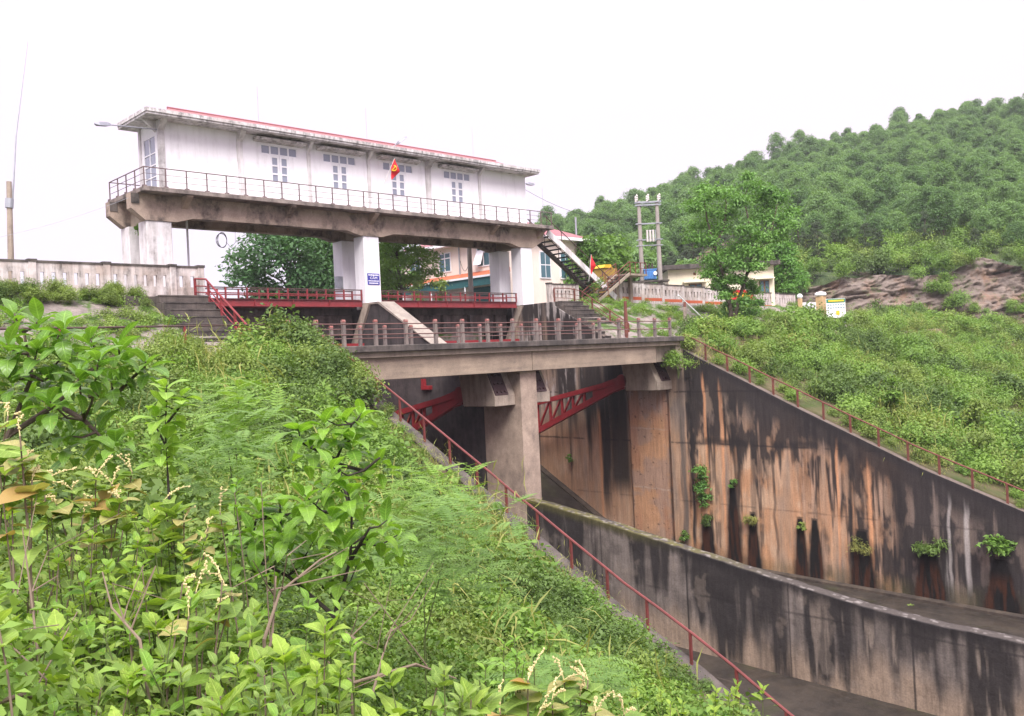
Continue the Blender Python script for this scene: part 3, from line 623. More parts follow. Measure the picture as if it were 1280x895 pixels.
# ------------------------------------------------------------------ gatehouse on stilts
gh = thing('gatehouse', 'long white gatehouse with red roof raised on pillars over the spillway', 'building', (18, 44, 3.6))
PY = (44.8, 45.85); PB = (47.15, 48.2)
PX = [(18.1, 19.4), (XP0, XP1), (44.65, 45.75)]
for k, (a, bq) in enumerate(PX):
    for y0, y1 in (PY, PB):
        pl = part(gh, 'pillar', MB().box(a, bq, y0, y1, 3.3, 7.74), WHITE if k else WHITE_S, bevel=.03)
part(gh, 'meter_box', MB().box(XP0-.42, XP0-.02, 47.2, 47.5, 4.8, 5.5), GALV)
BEAM = stained('beam_concrete', (.47, .37, .30), (.33, .26, .215), (.03, .027, .029), 1.05, streak=(.40, .40, .22), lo=.45, hi=.58, fine=.9)
def beam_poly():
    low = []
    for k, (a, bq) in enumerate(PX):
        if k: low += [(a-1.15, 7.98), (a-.25, 7.74)]
        else: low += [(17.35, 8.3), (18.05, 7.74)]
        if k < 2: low += [(bq+.25, 7.74), (bq+1.15, 7.98)]
        else: low += [(bq+.1, 7.74), (47.0, 8.35)]
    return low+[(47.0, 9.06), (17.35, 9.06)]
for y0, y1 in ((44.74, 45.3), (47.6, 48.15)): part(gh, 'beam', MB().prism(beam_poly(), 'y', y0, y1), BEAM)
for a, bq in PX:
    c = (a+bq)/2; part(gh, 'cross_beam', MB().box(c-.35, c+.35, 45.3, 47.6, 7.76, 9.05), CONC)
DECKM = stained('deck_edge_concrete', (.33, .28, .255), (.22, .185, .17), (.035, .032, .032), .95, streak=(.9, .9, .8), lo=.42, hi=.6)
part(gh, 'deck_slab', MB().box(17.68, 47.25, 43.88, 48.75, 9.05, 9.30), DECKM, bevel=.03)
for x in (20.1, 26.1, 31.75, 36.9, 41.8, 46.4):
    part(gh, 'bracket', MB().prism([(43.98, 9.05), (44.74, 9.05), (44.74, 8.45), (43.98, 8.97)], 'x', x-.16, x+.16), BEAM)
for y in (44.95, 47.85):
    part(gh, 'cantilever', MB().prism([(16.9+.5, 9.05), (18.1, 9.05), (18.1, 7.75), (17.4, 8.2)], 'y', y-.20, y+.20) if False else MB().box(17.36, 17.75, y-.28, y+.28, 8.55, 9.05), CONC_EDGE)
HX0, HX1, HY0, HY1, HZ0, HZ1 = 19.0, 45.6, 45.0, 47.4, 9.3, 12.95
WIN = [(24.75, 27.05), (28.75, 31.05), (33.05, 35.4), (37.95, 40.3)]
# front wall with real openings: a sheet of panels around them, plus end and back walls
fw = MB(); y0, y1 = HY0, HY0+.18; zt0, zt1 = 11.98, 12.52
def dspan(a, bq): c = (a+bq)/2; return c-.58, c+.58
xs = HX0
for a, bq in WIN:
    fw.box(xs, a, y0, y1, HZ0, HZ1); d0, d1 = dspan(a, bq)
    fw.box(a, bq, y0, y1, zt1, HZ1); fw.box(a, d0, y0, y1, HZ0, zt0); fw.box(d1, bq, y0, y1, HZ0, zt0); xs = bq
fw.box(xs, HX1, y0, y1, HZ0, HZ1)
wallp = part(gh, 'wall', fw, WHITE)
part(gh, 'wall', MB().box(HX0, HX1, HY1-.18, HY1, HZ0, HZ1), WHITE); part(gh, 'wall', MB().box(HX1-.18, HX1, y1, HY1-.18, HZ0, HZ1), WHITE)
part(gh, 'wall', MB().box(HX0, HX0+.18, y1, 45.42, HZ0, HZ1).box(HX0, HX0+.18, 46.95, HY1-.18, HZ0, HZ1).box(HX0, HX0+.18, 45.42, 46.95, 12.32, HZ1).box(HX0, HX0+.18, 45.42, 46.95, HZ0, 9.5), WHITE)
part(gh, 'ceiling', MB().box(HX0+.2, HX1-.2, HY0+.2, HY1-.2, 12.7, 12.9), WHITE)
def pane(parent, x0, x1, z0, z1, y): return part(parent, 'pane', MB().box(x0, x1, y, y+.015, z0, z1), GLASS)
for a, bq in WIN:
    yy_ = HY0+.05; f = MB(); w = .055; xs = np.linspace(a, bq, 5)
    f.box(a, bq, yy_-.03, yy_+.05, zt1-w, zt1); f.box(a, bq, yy_-.03, yy_+.05, zt0, zt0+w)
    for k, x in enumerate(xs):
        x0, x1 = (a, a+w) if k == 0 else (bq-w, bq) if k == 4 else (x-w/2-.02, x+w/2+.02); f.box(x0, x1, yy_-.03, yy_+.05, zt0+w, zt1-w)
    tr = part(gh, 'window', f, FRAME)
    for k in range(4): pane(tr, xs[k]+.03, xs[k+1]-.03, zt0+.04, zt1-.04, yy_+.01)
    d0, d1 = dspan(a, bq); mid = (d0+d1)/2
    for x0, x1 in ((d0, mid-.01), (mid+.01, d1)):
        f = MB(); f.box(x0, x0+.12, yy_-.02, yy_+.05, HZ0+.03, zt0); f.box(x1-.12, x1, yy_-.02, yy_+.05, HZ0+.03, zt0); zz = [9.33, 10.50, 10.95, 11.40, 11.86]
        f.box(x0+.12, x1-.12, yy_-.0, yy_+.03, HZ0+.03, 10.42)
        for z in (10.46, 10.92, 11.39): f.box(x0+.12, x1-.12, yy_-.02, yy_+.05, z-.045, z+.045)
        f.box(x0+.12, x1-.12, yy_-.02, yy_+.05, 11.84, zt0)
        dr = part(gh, 'door', f, FRAME)
        for z0, z1 in ((10.5, 10.88), (10.96, 11.35), (11.43, 11.84)): pane(dr, x0+.11, x1-.11, z0, z1, yy_+.012)
    part(gh, 'sunshade', MB().prism([(HY0-.55, 12.70), (HY0-.55, 12.78), (HY0+.02, 12.84), (HY0+.02, 12.60)], 'x', a-.45, bq+.35), FASCIA)
# end window
f = MB(); xw = HX0+.04; YW = (45.42, 46.95); ZW = [9.5, 10.2, 10.8, 11.4, 12.32]
for y in (45.42, 46.16, 46.89): f.box(xw-.03, xw+.05, y, y+.06, 9.5, 12.32)
for z in (9.5, 10.16, 10.78, 11.38, 12.26): f.box(xw-.025, xw+.045, 45.48, 46.89, z, z+.06)
ew = part(gh, 'window', f, FRAME)
for ya, yb in ((45.47, 46.17), (46.21, 46.90)):
    for k in range(4): part(ew, 'pane', MB().box(xw+.005, xw+.02, ya, yb, ZW[k]+.05, ZW[k+1]+.02), GLASS)
PILS = [(18.94, 19.28), (23.3, 23.62), (27.66, 27.86), (31.85, 32.05), (36.4, 36.8), (41.0, 41.18)]
PILM = stained('pilaster_plaster', (.72, .70, .72), (.58, .55, .55), (.07, .065, .065), 1.0, lo=.36, hi=.62, fine=.4)
for k, (a, bq) in enumerate(PILS):
    part(gh, 'pilaster', MB().prism([(HY0+.01, HZ0), (HY0-.10, HZ0), (HY0-.10, 12.45), (HY0-.62, 12.94), (HY0+.01, 12.94)], 'x', a, bq), PILM if k in (0, 4) else WHITE_S)
part(gh, 'pilaster', MB().prism([(46.6, HZ0+0), (HY1, HZ0), (HY1, 12.94), (HY1-.2, 12.94)], 'x', HX0-.10, HX0+.01) if False else MB().box(HX0-.08, HX0+.01, HY1-.22, HY1+.01, HZ0, 12.94), PILM)
part(gh, 'eave_bracket', MB().prism([(HX0-.08, 12.35), (HX0-.75, 12.94), (HX0-.08, 12.94)], 'y', 45.02, 45.2), PILM)
part(gh, 'eave_slab', MB().box(18.05, 46.05, 43.98, 47.85, 12.95, 13.2), FASCIA, bevel=.02)
part(gh, 'eave_lip', MB().box(18.0, 46.1, 43.92, 44.1, 13.08, 13.26).box(18.0, 18.18, 44.1, 47.75, 13.08, 13.26).box(45.9, 46.1, 44.1, 47.75, 13.08, 13.26), FASCIA)
R0 = (18.95, 45.15, 44.45, 47.5); rz0, rz1, ry = 13.22, 13.98, 45.95
part(gh, 'roof', MB().add([(R0[0], R0[2], rz0), (R0[1], R0[2], rz0), (R0[1], R0[3], rz0), (R0[0], R0[3], rz0), (R0[0]+1.1, ry, rz1), (R0[1]-1.6, ry, rz1)],
     [(0, 1, 5, 4), (1, 2, 5), (2, 3, 4, 5), (3, 0, 4), (3, 2, 1, 0)]), ROOFRED)
part(gh, 'ridge_cap', MB().tube((R0[0]+1.0, ry, rz1+.0), (R0[1]-1.5, ry, rz1+.0), .07, 8), ROOFRED)
# deck railing
dr = part(gh, 'deck_railing', MB().tube((17.76, 43.98, 10.26), (47.1, 43.98, 10.26), .028, 6).tube((17.76, 43.98, 10.26), (17.76, 48.6, 10.26), .028, 6).tube((17.76, 48.6, 10.26), (45, 48.6, 10.26), .028, 6), RAILH)
for z in (9.62, 9.94):
    part(gh, 'guard_wire', MB().tube((17.76, 43.98, z), (47.1, 43.98, z), .012, 5), RAILH); part(gh, 'guard_wire', MB().tube((17.76, 43.98, z), (17.76, 48.6, z), .014, 5), RAILD)
pm2 = meshdata('railing_post', MB().box(-.026, .026, -.026, .026, 0, .97).box(-.10, .10, -.08, .06, -.03, .05), RAILH)
copies(dr, 'railing_post', pm2, None, [(17.76+1.086*k, 43.98, 9.30) for k in range(28)]+[(17.76, 43.98+1.15*k, 9.30) for k in range(1, 5)])
part(gh, 'drain_pipe', MB().tube((20.1, 47.0, 9.05), (20.1, 47.0, 3.7), .06, 8), FRAME); part(gh, 'drain_pipe', MB().tube((21.2, 47.0, 9.05), (21.2, 47.0, 3.7), .06, 8), FRAME)
for x in (25.2, 32.6, 41.5, 46.4): part(gh, 'lightning_rod', MB().tube((x, 45.9 if x < 46 else 44.1, 13.9 if x < 46 else 10.2), (x, 45.9 if x < 46 else 44.1, 16.0 if x < 46 else 12.0), .012, 5), GALV)

# outside staircase from the deck down to the crest
st = thing('steel_staircase', 'white sided open stair going down from the gatehouse deck', 'staircase', (53.6, 45.5, 3.8))
A, B = Vector((47.1, 0, 9.05)), Vector((54.6, 0, 4.35)); d = (B-A).normalized()
for y, sm, sh in ((44.45, WHITE_S, .44), (46.2, CONC_D, .30)):
    mb = MB(); o = Vector((0, y, 0)); mb.bar(A+o+Vector((0, 0, -.12)), B+o+Vector((0, 0, -.12)), .10, sh); part(st, 'stringer', mb, sm)
for k in range(17):
    q = A.lerp(B, (k+.6)/17.3); part(st, 'tread', MB().box(q.x-.17, q.x+.17, 44.5, 46.15, q.z-.30, q.z-.23), BLACKW)
for y in (44.45, 46.2):
    mb = MB().tube(A+Vector((-.2, y, 1.05)), B+Vector((0, y, 1.0)), .035, 6); part(st, 'handrail', mb, RAILD)
    for k in range(6):
        q = A.lerp(B, k/5); part(st, 'rail_post', MB().tube((q.x, y, q.z+.1), (q.x, y, q.z+1.03), .03, 6), RAILD)
part(st, 'centre_beam', MB().bar(A+Vector((.1, 45.9, -.5)), B+Vector((0, 45.9, -.5)), .3, .22), CONC_D)
part(st, 'footing', MB().box(54.3, 55.1, 44.6, 46.2, 3.4, 4.25), CONC)

# small stair with red rails climbing to the platform behind
ss = thing('small_stair', 'short stair with rusty red pipe rails left of the transformer poles', 'staircase', (50.9, 44, 3.8))
A2, B2 = Vector((51.0, 0, 3.7)), Vector((55.2, 0, 6.05))
for y in (43.45, 44.75): part(ss, 'stringer', MB().bar(A2+Vector((0, y, 0)), B2+Vector((0, y, 0)), .10, .2), CONC)
for k in range(10):
    q = A2.lerp(B2, (k+.5)/10); part(ss, 'tread', MB().box(q.x-.2, q.x+.2, 43.5, 44.7, q.z-.05, q.z+.02), CONC_D)
for y in (43.4, 44.8):
    for h in (.95, .65, .35): part(ss, 'rail', MB().tube(A2+Vector((0, y, h)), B2+Vector((0, y, h)), .035 if h > .9 else .02, 6), RUST)
    for k in range(4): q = A2.lerp(B2, k/3); part(ss, 'rail_post', MB().tube((q.x, y, q.z-.1), (q.x, y, q.z+.95), .035, 6), RUST)
part(ss, 'platform', MB().box(55.2, 57.4, 43.4, 46.6, 5.92, 6.08), CONC)
for x in (55.4, 57.2): part(ss, 'platform_leg', MB().box(x-.15, x+.15, 44.9, 45.2, 3.6, 5.92), CONC)
for x in np.linspace(55.3, 57.3, 4): part(ss, 'rail_post', MB().tube((x, 43.45, 6.05), (x, 43.45, 6.95), .035, 6), RUST)
part(ss, 'rail', MB().tube((55.2, 43.45, 6.95), (57.3, 43.45, 6.95), .035, 6), RUST); part(ss, 'rail', MB().tube((55.2, 43.45, 6.5), (57.3, 43.45, 6.5), .02, 6), RUST)

# ------------------------------------------------------------------ balustrades along the crest
def balustrade(name, label, xs_posts, Y, zf, h, slots, band=None, closed=False):
    t = thing(name, label, 'balustrade', (xs_posts[0], Y, float(zf(xs_posts[0]))))
    for x in xs_posts:
        z = float(zf(x)); p_ = part(t, 'post', MB().box(x-.16, x+.16, Y-.16, Y+.16, z-.5, z+h+.10), BALU, bevel=.02); part(p_, 'post_cap', MB().box(x-.19, x+.19, Y-.19, Y+.19, z+h+.02, z+h+.14), CONC_EDGE)
    for a, bq in zip(xs_posts, xs_posts[1:]):
        x0, x1 = a+.16, bq-.16; za = float(zf((a+bq)/2)); mb = MB()
        zs0, zs1 = za+h*.36, za+h*.72; n_ = max(1, int((x1-x0)/slots)); cell = (x1-x0)/n_; sw = cell*.36
        mb.box(x0, x1, Y-.07, Y+.07, za-.4, zs0); mb.box(x0, x1, Y-.07, Y+.07, zs1, za+h)
        for k in range(n_+1):
            s0 = x0 if k == 0 else x0+cell*(k-.5)+sw/2; s1 = x1 if k == n_ else x0+cell*(k+.5)-sw/2
            mb.box(s0, s1, Y-.07, Y+.07, zs0, zs1)
        pn = part(t, 'panel', mb, BALU)
        if closed:
            part(pn, 'backing', MB().box(x0, x1, Y+.08, Y+.10, za, za+h-.05), CONC_L)
        part(t, 'coping', MB().box(x0, x1, Y-.11, Y+.11, za+h, za+h+.09), CONC_EDGE)
        if band: part(t, 'painted_band', MB().box(x0, x1, Y-.075, Y+.03, za-.02, za+.24), band)
    return t
balustrade('balustrade', 'weathered white balustrade with upright slots on the crest at far left', [-3.9, -.7, 2.6, 5.75, 8.9, 12.05, 15.2, 18.3, 19.72], 42.5, lambda x: 3.62+0*x, 1.5, .43)
BAND = stained('orange_band', (.55, .13, .06), (.45, .10, .05), (.30, .18, .15), .5, lo=.5, hi=.65)
balustrade('balustrade', 'stained white balustrade with orange band along the crest on the right', [56.0, 58.9, 61.7, 64.6, 67.7, 70.9, 74.2, 77.5, 80.8, 84.0], 45.2, lambda x: np.interp(x, [56, 84], [4.2, 3.5]), 1.4, .45, BAND, True)
balustrade('balustrade', 'short white wall with closed slots under the open stair', [47.9, 50.9], 45.3, lambda x: 3.65+0*x, 1.55, .4, None, True)

# ------------------------------------------------------------------ signs, flags, lamps, cables
BLUE = plain('sign_blue', (.05, .05, .30), .4, var=.05); LETTER = plain('sign_white', (.82, .82, .86), .5, var=.02)
sg = thing('warning_sign', 'small blue prohibition sign with white letters on the middle pillar', 'sign', (31.8, 44.76, 4.8))
part(sg, 'board', MB().box(31.36, 32.24, 44.762, 44.788, 4.78, 5.47), BLUE)
def text_part(parent, s, x, y, z, size, mat, width=None):
    cu = bpy.data.curves.new('lettering', 'FONT'); cu.body = s; cu.size = size; cu.align_x = 'CENTER'; cu.extrude = .004; cu.resolution_u = 3
    tmp = bpy.data.objects.new('tmp', cu); COL.objects.link(tmp); dg = bpy.context.evaluated_depsgraph_get(); me = bpy.data.meshes.new_from_object(tmp.evaluated_get(dg))
    bpy.data.objects.remove(tmp); me.materials.clear(); me.materials.append(mat)
    if width:
        vx = [v.co.x for v in me.vertices]; k = width/max(1e-6, max(vx)-min(vx)); me.transform(Matrix.Scale(k, 4, (1, 0, 0)))
    me.transform(Matrix.Rotation(math.pi/2, 4, 'X'))
    o = mesh_obj('lettering', me, None, parent); o.location = Vector((x, y, z))-ORIG[parent]; return o
text_part(sg, 'C\u1ea4M', 31.8, 44.755, 5.12, .21, LETTER, .52)
def dashes(parent, x0, x1, y, z, h, mat, seed, name='lettering'):
    r = random.Random(seed); mb = MB(); x = x0
    while x < x1:
        w = r.uniform(.5, 1.4)*h; mb.box(x, min(x+w*.8, x1), y-.004, y+.004, z, z+h*r.uniform(.75, 1.0)); x += w
    part(parent, name, mb, mat)
dashes(sg, 31.42, 32.18, 44.757, 5.335, .075, LETTER, 1); dashes(sg, 31.42, 32.18, 44.757, 4.98, .06, LETTER, 2); dashes(sg, 31.46, 32.12, 44.757, 4.84, .07, LETTER, 3)

FLAGR = plain('flag_red', (.62, .02, .03), .8, var=.1); FLAGY = plain('flag_yellow', (.75, .52, .03), .8, var=.05); POLE = plain('flag_pole', (.55, .52, .5), .5)
def flag(label, foot, tip, w, l, emblem):
    t = thing('flag', label, 'flag', foot); foot = Vector(foot); tip = Vector(tip); part(t, 'flag_pole', MB().tube(foot, tip, .018, 6), POLE)
    ax = (foot-tip).normalized(); V = []; nu, nv = 10, 10; rt = Vector((.92, -.39, 0))
    for i in range(nu+1):
        for j in range(nv+1):
            s, q = i/nu, j/nv                      # s along the pole, q away from it; the cloth hangs in folds
            p_ = tip+ax*(l*.52*s)+Vector((0, 0, -1))*(w*q*.95)+rt*(w*.34*q*(1-.3*s))+Vector((.39, .92, 0))*(.09*math.sin(q*6+s*4)*q)-rt*(.22*s*q)
            V.append(p_)
    mb = MB().add(V, [(i*(nv+1)+j, i*(nv+1)+j+1, (i+1)*(nv+1)+j+1, (i+1)*(nv+1)+j) for i in range(nu) for j in range(nv)])
    cl = part(t, 'cloth', mb, FLAGR, smooth=True); so = cl.modifiers.new('s', 'SOLIDIFY'); so.thickness = .012
    if emblem:
        c = V[5*(nv+1)+4]+Vector((-.05, -.05, -.02)); mb = MB()
        arc = [c+rt*(.17*math.cos(q))+Vector((0, 0, .17*math.sin(q))) for q in np.linspace(-2.2, 1.5, 12)]; mb.path(arc, .035, 6, .02)
        mb.bar(c+rt*-.13+Vector((0, 0, -.16)), c+rt*.10+Vector((0, 0, .10)), .05, .05); mb.bar(c+rt*.02+Vector((0, 0, .16)), c+rt*.16+Vector((0, 0, .04)), .06, .06)
        part(cl, 'emblem', mb, FLAGY)
flag('red flag with yellow emblem on the deck railing of the gatehouse', (31.95, 43.93, 10.2), (33.05, 43.75, 12.45), .85, 1.15, True)
flag('plain red flag at the foot of the open stair', tuple(at(736, 352, y=43.2)), tuple(at(739, 318, y=43.2)), .95, 1.2, False)

LAMPG = plain('lamp_housing', (.30, .31, .36), .45, .2)
def lamp(label, foot, head, r=.03):
    t = thing('street_lamp', label, 'lamp', foot); f = Vector(foot); h = Vector(head); d = (h-f).normalized()
    part(t, 'lamp_arm', MB().tube(f, h, r, 6), LAMPG); s = d.cross(Vector((0, 0, 1))).normalized(); u = s.cross(d)
    vs = []
    for q, w, a, bq in ((-.05, .06, -.04, .05), (.15, .14, -.08, .10), (.62, .15, -.09, .08), (.78, .06, -.04, .02)):
        for x, z in ((-w, a), (w, a), (w*.7, bq), (-w*.7, bq)): vs.append(h+d*q+s*x+u*z)
    fs = [(0, 1, 2, 3), (15, 14, 13, 12)]+[(4*k+i, 4*k+4+i, 4*k+4+(i+1) % 4, 4*k+(i+1) % 4) for k in range(3) for i in range(4)]
    part(t, 'lamp_head', MB().add(vs, fs), LAMPG)
lamp('grey street lamp on a long arm at the left end of the gatehouse roof', (18.9, 44.9, 12.45), tuple(at(137, 156, d=43.2)))
lamp('grey lamp on the right end wall of the gatehouse', (45.6, 46.4, 12.75), (47.2, 46.4, 12.8))
lamp('grey lamp standing at the front edge of the gatehouse roof', (33.2, 44.05, 13.25), (33.45, 43.95, 13.45))
co = thing('cable_coil', 'loose coil of cable hanging under the gatehouse deck', 'cable', (22.6, 45.6, 7.0)); c = Vector(at(278, 300, y=45.7))
for k in range(3):
    part(co, 'loop', MB().path([c+Vector((.26*(1+.1*k)*math.cos(q)+.02*k, .1*k, .42*(1-.05*k)*math.sin(q))) for q in np.linspace(0, 2*math.pi, 22)], .016, 5), BLACKW)
part(co, 'lead', MB().path([c+Vector((.2, 0, -.1)), c+Vector((.5, 0, -.4)), c+Vector((.75, 0, -.1)), c+Vector((.78, 0, .9)), c+Vector((.7, -.3, 1.1))], .012, 5), BLACKW)
mp = thing('mast', 'slim concrete mast with a long whip antenna at far left', 'mast', (13.85, 52, 3.7))
part(mp, 'mast_post', MB().tube((13.7, 52, 3.5), (13.85, 52, 10.5), .17, 10, .13), CONC_L); part(mp, 'collar', MB().tube((13.8, 52, 9.1), (13.84, 52, 9.6), .2, 10), GALV); part(mp, 'antenna', MB().path([(13.95, 52, 9.2), (14.3, 52, 13), (15.1, 52, 18.2)], .05, 6, .015), GALV)
cb = thing('overhead_cable', 'thin overhead cable sagging away to the left of the gatehouse', 'cable', (17.7, 44.8, 9)); pts = [Vector((17.7, 44.8, 9.0)).lerp(Vector((8.5, 49.5, 6.2)), k/12)+Vector((0, 0, -1.1*4*(k/12)*(1-k/12)*.4)) for k in range(13)]; part(cb, 'strand', MB().path(pts, .008, 5), GALV)
cb = thing('overhead_cable', 'thin overhead cable from the gatehouse to the transformer poles', 'cable', (45.6, 46.5, 12.8)); pts = [Vector((45.6, 46.5, 12.9)).lerp(Vector((60.5, 46.6, 11.2)), k/12)+Vector((0, 0, -1.0*4*(k/12)*(1-k/12))) for k in range(13)]; part(cb, 'strand', MB().path(pts, .014, 5), BLACKW)

# ------------------------------------------------------------------ transformer station
TD = 77.; tb = [at(803, 352, d=TD), at(825.5, 352, d=TD)]
CPOLE = stained('concrete_pole', (.40, .36, .33), (.33, .30, .28), (.12, .11, .10), .6)
ts = thing('transformer_station', 'pair of concrete poles carrying a blue transformer beside the crest', 'transformer', tuple(tb[0]))
tops = [tb[0]+np.array([0, 0, 7.0]), tb[1]+np.array([0, 0, 7.0])]
for q, w in zip(tb, tops): part(ts, 'pole', MB().tube((q[0], q[1], 3.4), tuple(w), .24, 10, .15), CPOLE)
pa, pb_ = Vector(tb[0]), Vector(tb[1]); ax = (pb_-pa); ax.z = 0; ax.normalize(); nrm = Vector((-ax.y, ax.x, 0))
PORC = plain('porcelain', (.62, .58, .55), .3); TRB = plain('transformer_blue', (.10, .28, .62), .45, var=.06)
def lv(h, ext=.35): a = pa.copy(); bq = pb_.copy(); z = pa.z+h; a.z = z; bq.z = z; return a-ax*ext, bq+ax*ext
for h, s in ((6.85, .12), (6.6, .08), (5.0, .06), (3.6, .06), (3.1, .05)):
    a, bq = lv(h); part(ts, 'crossarm', MB().bar(a+nrm*-.2, bq+nrm*-.2, s, s), GALV); part(ts, 'crossarm', MB().bar(a+nrm*.2, bq+nrm*.2, s, s), GALV)
for side in (-.35, .35):
    for k in range(3):
        a, bq = lv(6.95, .2); q = a.lerp(bq, k/2)+nrm*side; part(ts, 'insulator', MB().lathe(q, [(.03, 0), (.10, .06), (.06, .16), (.11, .22), (.06, .34), (.11, .40), (.04, .56)], 10), PORC)
for k in range(3):
    a, bq = lv(3.4, -.35); q = a.lerp(bq, .25+.3*k)+nrm*-.3
    cu = part(ts, 'fuse_cutout', MB().tube(q+Vector((0, 0, 0)), q+Vector((0, 0, 1.0)), .09, 8), PORC); part(cu, 'fuse_tube', MB().tube(q+ax*.18+Vector((0, 0, .02)), q+ax*.2+Vector((0, 0, .98)), .04, 6), GALV); part(cu, 'fuse_arm', MB().bar(q+Vector((0, 0, .93)), q+ax*.24+Vector((0, 0, .97)), .05, .05), GALV)
a, bq = lv(.0, .7); part(ts, 'platform', MB().bar(a+Vector((0, 0, -.02)), bq+Vector((0, 0, -.02)), 1.1, .14), CONC_EDGE)
c = pa.lerp(pb_, .42); c.z = pa.z+.08
def obox(c, hx, hy, z0, z1):
    vs = [c+ax*(sx*hx)+nrm*(sy*hy)+Vector((0, 0, z)) for z in (z0, z1) for sx, sy in ((-1,-1),(1,-1),(1,1),(-1,1))]
    return MB().add(vs, [(0,3,2,1),(4,5,6,7),(0,1,5,4),(1,2,6,5),(2,3,7,6),(3,0,4,7)])
tk = part(ts, 'tank', obox(c, .52, .40, .05, .88), TRB, bevel=.03); part(tk, 'tank_lid', obox(c, .58, .46, .88, .95), TRB)
for k in range(7): part(tk, 'cooling_fin', obox(c+ax*(-.42+.14*k)+nrm*-.48, .02, .08, .15, .8), TRB)
for k in range(3): part(ts, 'bushing', MB().lathe(c+ax*(-.3+.28*k)+Vector((0, 0, .95)), [(.05, 0), (.09, .05), (.05, .15), (.09, .2), (.05, .3), (.08, .35), (.03, .5)], 8), PLATE)
part(ts, 'gauge_disc', MB().tube(c+ax*.40+nrm*-.42+Vector((0, 0, .55)), c+ax*.40+nrm*-.6+Vector((0, 0, .55)), .16, 14), LETTER)
yb = thing('storage_cabinet', 'ochre cabinet with a yellow lid behind the red flag', 'cabinet', tuple(at(755, 345, d=72)))
q = at(757, 345, d=72.); YEL = plain('ochre', (.30, .20, .04), .7); part(yb, 'cabinet_body', MB().box(q[0]-.8, q[0]+.9, q[1]-.5, q[1]+.5, 4.0, 6.75), YEL); part(yb, 'cabinet_lid', MB().prism([(q[0]-.9, 6.75), (q[0]+.2, 6.75), (q[0]+.0, 7.05), (q[0]-.7, 7.0)], 'y', q[1]-.6, q[1]+.6), plain('yellow_lid', (.65, .42, .03), .6))

# tall rusty pipe posts by the bridge end, leaning white pole, bent concrete post
for u, lab in ((783, 'tall rusty pipe post at the right end of the bridge'), (857, 'tall rusty pipe post at the start of the right berm rail')):
    q0 = at(u, 415 if u < 800 else 410, y=36.4); t = thing('pipe_post', lab, 'post', (q0[0], 36.4, .7)); part(t, 'pipe', MB().tube((q0[0], 36.4, .5), (q0[0]+.02, 36.4, 3.25), .10, 8), RUST); part(t, 'sleeve', MB().tube((q0[0], 36.4, 1.0 if u < 800 else 1.4), (q0[0]+.01, 36.4, 2.5 if u < 800 else 2.9), .125, 8), CONC_L if u > 800 else RUST)
t = thing('leaning_pole', 'pale leaning pole on the paved slope behind the right berm rail', 'pole', tuple(at(882, 401, y=38.5))); part(t, 'shaft', MB().tube(at(883, 402, y=38.5), at(848, 369, y=38.5), .05, 8), FRAME)
t = thing('broken_post', 'broken pale concrete post lying by the right berm rail', 'post', tuple(at(882, 410, y=36.6))); part(t, 'upper_piece', MB().bar(at(880, 411, y=36.6), at(889, 405, y=36.6), .16, .16), CONC_L); part(t, 'lower_piece', MB().bar(at(876, 413, y=36.3), at(886, 418, y=36.3), .22, .16), CONC_L)

# ------------------------------------------------------------------ houses beyond the crest
PINK = stained('pink_plaster', (.80, .70, .63), (.77, .67, .60), (.40, .32, .28), .3, fine=.15, bstr=.1); TEAL = plain('teal_shutter', (.03, .12, .13), .6); TILE = stained('orange_tiles', (.55, .17, .08), (.45, .13, .07), (.12, .06, .04), .6, streak=(1, 1, 1))
ph = thing('house', 'two storey pink house with red roof behind the middle pillars', 'house', (50, 52, 3.8))
part(ph, 'wall', MB().box(50, 59.5, 51.5, 66, 3.5, 9.7), PINK)
part(ph, 'eave_slab', MB().box(49.2, 60.3, 50.8, 66.8, 9.7, 9.95), WHITE)
part(ph, 'roof', MB().add([(49.5, 51, 9.96), (60, 51, 9.96), (60, 66.5, 9.96), (49.5, 66.5, 9.96), (54.7, 55, 11.9), (54.7, 62.5, 11.9)], [(0, 1, 4), (1, 2, 5, 4), (2, 3, 5), (3, 0, 4, 5), (3, 2, 1, 0)]), ROOFRED)
def houses_window(par, y0, y1, z0, z1, x):
    f = MB(); w = .09; f.box(x-.06, x-.005, y0, y1, z1-w, z1).box(x-.06, x-.005, y0, y1, z0, z0+w)
    for y in (y0, (y0+y1)/2-w/2, y1-w): f.box(x-.065, x-.005, y, y+w, z0+w, z1-w)
    f.box(x-.055, x-.005, y0+w, y1-w, z0+(z1-z0)*.68, z0+(z1-z0)*.68+w)
    wv = part(par, 'window', f, FRAME)
    for a, bq in ((y0+w, (y0+y1)/2-w/2), ((y0+y1)/2+w/2, y1-w)):
        for c, d_ in ((z0+w, z0+(z1-z0)*.68), (z0+(z1-z0)*.68+w, z1-w)): part(wv, 'pane', MB().box(x-.03, x-.004, a, bq, c, d_), TEALG)
    return wv
TEALG, _n, _l, _b = newmat('teal_glass'); _b.inputs['Base Color'].default_value = (.06, .13, .16, 1); _b.inputs['Roughness'].default_value = .15
w1 = houses_window(ph, 53.8, 55.4, 7.6, 9.3, 50); houses_window(ph, 58.8, 60.4, 7.6, 9.3, 50); houses_window(ph, 63, 64.6, 7.6, 9.3, 50)
part(w1, 'open_sash', MB().add([(49.94, 54.5, 9.0), (49.94, 55.3, 9.0), (49.45, 55.3, 7.75), (49.45, 54.5, 7.75)], [(0, 1, 2, 3)]).tube((49.94, 54.5, 9.0), (49.45, 54.5, 7.75), .05, 6).tube((49.94, 55.3, 9.0), (49.45, 55.3, 7.75), .05, 6).tube((49.45, 54.5, 7.75), (49.45, 55.3, 7.75), .05, 6), FRAME)
